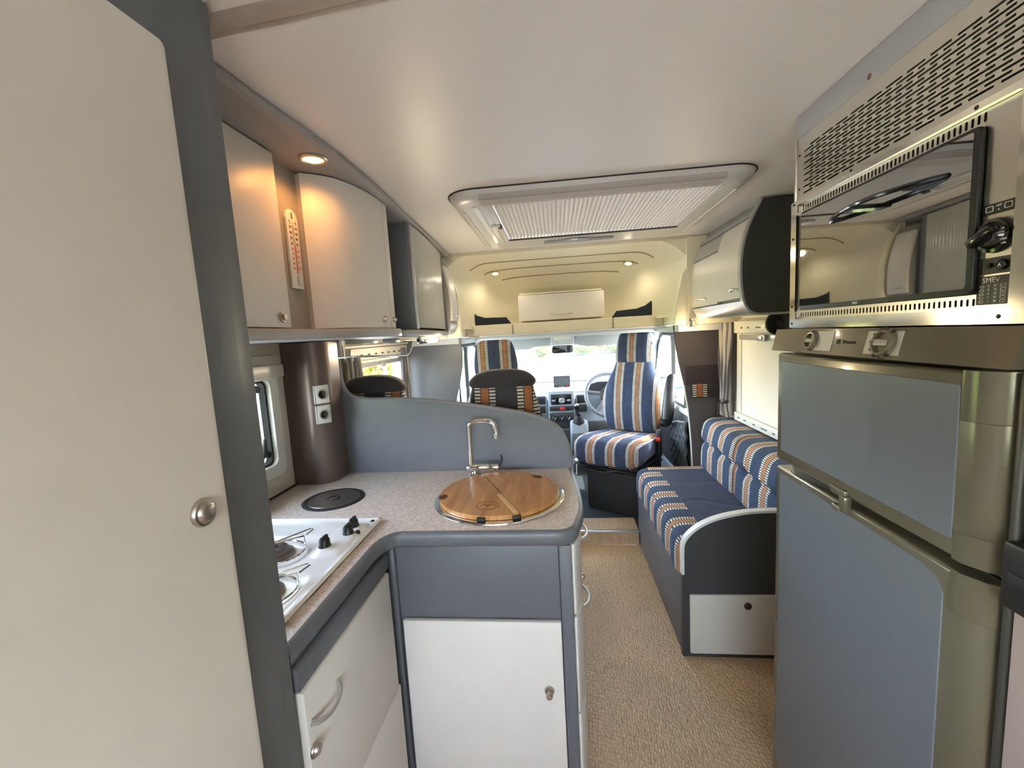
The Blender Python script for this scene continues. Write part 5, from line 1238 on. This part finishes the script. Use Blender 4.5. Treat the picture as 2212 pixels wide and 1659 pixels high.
la = obj('latch', B().box(.07, .185, 2.255, 2.290, 1.852, 1.866, .004), SILVER, sk_); obj('latch_button', B().box(.10, .13, 2.250, 2.258, 1.855, 1.864, .002), WPLAST, la)
for xa in (-.325, .655): obj('side_bead', B().tube([(xa, 1.66, 1.8665), (xa, 2.30, 1.8665)], .004, 6), WPLAST, sk_)
ring_frame(bb := B(), rrect(-.32, .68, 1.50, 2.32, .02), rrect(-.27, .63, 1.55, 2.26, .02), 'z', 1.9505, 1.966); obj('curb', bb, WPLAST, sk_)
obj('dome', B().box(-.31, .67, 1.51, 2.31, 1.9662, 1.970), translucent('milky acrylic dome', (.9, .9, .9), .75), sk_, smooth=0)
# downlights in the lining, seated on the moulded surface
for lab, x, y in (('lit round downlight on the left of the cream cab lining', -.41, 3.10), ('lit round downlight on the right of the cream cab lining', .515, 3.09)):
    hit, lc_, nn, _ = bo.ray_cast(Vector((x, y, 1.60)), Vector((0, 0, 1)))
    zz = lc_.z if hit else 1.86
    nn = nn if nn.z < 0 else -nn
    dl = downlight(lab, x, y, zz-.003, .026, e=3.0, col=(1, .90, .66))
    dl.rotation_euler = Vector((0, 0, -1)).rotation_difference(nn).to_euler()

# ================================================================== OUTSIDE
GZ = -.75
def ground_strip(name, pts, z, m): return struct(name, B().prism(pts, 'z', z-.1, z), m, smooth=0)
ground_strip('road', [(-60, -40), (60, -40), (60, 120), (-60, 120)], GZ, ASPH)
ground_strip('bounce_ground', [(-5.6, -18), (9, -18), (9, 13.5), (-5.2, 13.5)], GZ+.01, mat('pale concrete driveway', srgb(202, 196, 186), .9, mottle=.08, mscale=2, spec=0.0))  # pale ground added around the vehicle to bounce daylight up indoors
ground_strip('pavement', [(-6.0, 13.6), (-1.75, 13.6), (-.55, 24), (.3, 37), (-1.6, 37), (-4.2, 24)], GZ+.11, PAVE)
kb = [(-1.75, 13.6), (-.55, 24), (.3, 37)]
struct('kerb', B().prism(kb+[(p[0]+.16, p[1]) for p in kb[::-1]], 'z', GZ-.02, GZ+.12), KERB, smooth=0)
ground_strip('verge', [(-40, -30), (-6.0, -30), (-5.5, 10), (-4.2, 24), (-1.6, 37), (0, 41), (0, 60), (-40, 60)], GZ+.10, GRASS)
def bush(name, lab, cat, x, y, z0, rx, ry, rz, n, m, size, grp=None, trunk=0):
    t_ = thing(name, lab, cat, (x, y, GZ), grp); rnd = random.Random(int(x*100+y*10)); bb = bmesh.new()
    for _ in range(n):
        while True:
            v = Vector((rnd.uniform(-1, 1), rnd.uniform(-1, 1), rnd.uniform(-1, 1)))
            if .35 < v.length < 1: break
        v *= (.82+.18*math.sin(v.x*7+v.z*5))
        c = Vector((x+v.x*rx, y+v.y*ry, z0+rz+v.z*rz))
        a = Vector((rnd.uniform(-1, 1), rnd.uniform(-1, 1), rnd.uniform(-1, 1))).normalized(); d = a.cross(Vector((rnd.uniform(-1, 1), rnd.uniform(-1, 1), rnd.uniform(-1, 1)))).normalized()
        s = size*rnd.uniform(.6, 1.3)
        bb.faces.new([bb.verts.new(p) for p in (c-a*s, c+d*s*.45, c+a*s, c-d*s*.45)])
    obj('foliage', B().merge(bb), m, t_, smooth=0)
    b = B(); b.tube([(x, y, GZ+.05), (x+.05, y, z0+rz*.7), (x, y+.05, z0+rz*1.5)], [.10*rx**.5, .07*rx**.5, .02], 8); obj('trunk', b, BARK, t_)
bush('garden_tree', 'bright yellow green tree outside the windscreen behind the passenger headrest', 'tree', -3.9, 29.5, -.55, 1.9, 1.5, 1.0, 2600, LEAF2, .13)
bush('garden_shrub', 'rounded green shrub beside the pavement outside the windscreen', 'shrub', -1.3, 36.5, -.68, 1.2, 1.0, .55, 1500, LEAF1, .11)
bush('garden_shrub', 'low broad green shrub in front of the house, left of the russet bush', 'shrub', 2.3, 39, -.72, 1.5, .8, .42, 1600, LEAF1, .10)
bush('garden_shrub', 'low green hedge shrub in front of the house windows', 'shrub', 5.2, 39.5, -.72, 1.7, .8, .38, 1600, LEAF1, .10)
bush('garden_shrub', 'small russet bush against the pale house', 'shrub', 4.1, 41.2, -.45, .62, .5, .42, 900, LEAF3, .09)
bush('hedge', 'yellow green hedge outside the left dinette window', 'hedge', -6.9, 15.5, -.70, 1.2, 5.5, 1.5, 8000, LEAF2, .11)
for k, y in enumerate((28.0, 31.0, 33.5)):
    tag(obj('fence_post', B().box(-1.95+.13*k, -1.83+.13*k, y, y+.12, GZ+.1, GZ+1.05, .01), FENCE), ('nearest dark fence post beside the pavement', 'middle dark fence post beside the pavement', 'farthest dark fence post beside the pavement')[k], 'post', 'fence posts along the pavement')
ho = thing('house', 'pale rendered house with white windows beyond the road outside the windscreen', 'house', (6.5, 46, GZ))
obj('wall', B().box(1.5, 13.5, 45, 52, GZ, 2.0), RENDER, ho); obj('wall', B().box(-7, 1.5, 47, 53, GZ, 2.2), RENDER, ho)
obj('roof', B().prism([(44.4, 1.95), (52.6, 1.95), (48.5, 4.6)], 'x', 1.2, 13.8), TILES, ho); obj('roof', B().prism([(46.4, 2.15), (53.6, 2.15), (50, 4.6)], 'x', -7.3, 1.2), TILES, ho)
for x0, x1 in ((2.4, 3.9), (6.1, 7.6), (8.3, 9.8), (10.6, 12.2)):
    wi = obj('window', B().box(x0, x1, 44.93, 45.0, -.30, .95), WPLAST, ho)
    n_ = 3; wdt = (x1-x0)/n_
    for q in range(n_): obj('pane', B().box(x0+wdt*q+.07, x0+wdt*(q+1)-.07, 44.91, 44.94, -.20, .85), WINDARK, wi)
for x0, x1 in ((-5.5, -4), (-2.6, -1.1)):
    wi = obj('window', B().box(x0, x1, 46.93, 47.0, -.2, .95), WPLAST, ho); obj('pane', B().box(x0+.08, x1-.08, 46.91, 46.94, -.1, .85), WINDARK, wi)
obj('garage_door', B().box(4.3, 5.7, 44.93, 45, GZ, .9), mat('garage door', srgb(206, 204, 200), .6), ho)
car = thing('parked_car', 'silver car parked in front of the pale house', 'car', (7.2, 42.5, GZ))
obj('body', B().prism([(5.4, -.48), (5.4, -.10), (5.9, .02), (6.5, .08), (7.0, .42), (8.2, .44), (8.7, .08), (9.0, .0), (9.0, -.48)], 'y', 41.7, 43.3, .06, 3), CARP, car)
obj('side_glass', B().prism([(6.62, .10), (7.05, .37), (8.12, .39), (8.52, .10)], 'y', 41.68, 41.72), WINDARK, car)
for x in (6.1, 8.3): obj('wheel', B().lathe([(0, .02), (.2, .02), (.31, .0), (.31, -.2), (0, -.2)], T(x, 41.7, GZ+.31) @ FACE_MY, 24), RUBBER, car)
# right hand side garden fence seen through the cab door
gf = thing('garden_fence', 'pale garden fence outside the right cab door', 'fence', (4.5, 14, GZ))
FW = mat('pale fence paint', srgb(206, 204, 200), .8)
for k in range(40): obj('board', B().box(4.5, 4.53, 7.0+.30*k, 7.27+.30*k, GZ+.05, GZ+1.15+.02*(k % 2)), FW, gf)
for z in (GZ+.3, GZ+.9): obj('rail', B().box(4.53, 4.59, 7.0, 19, z, z+.09), FW, gf)
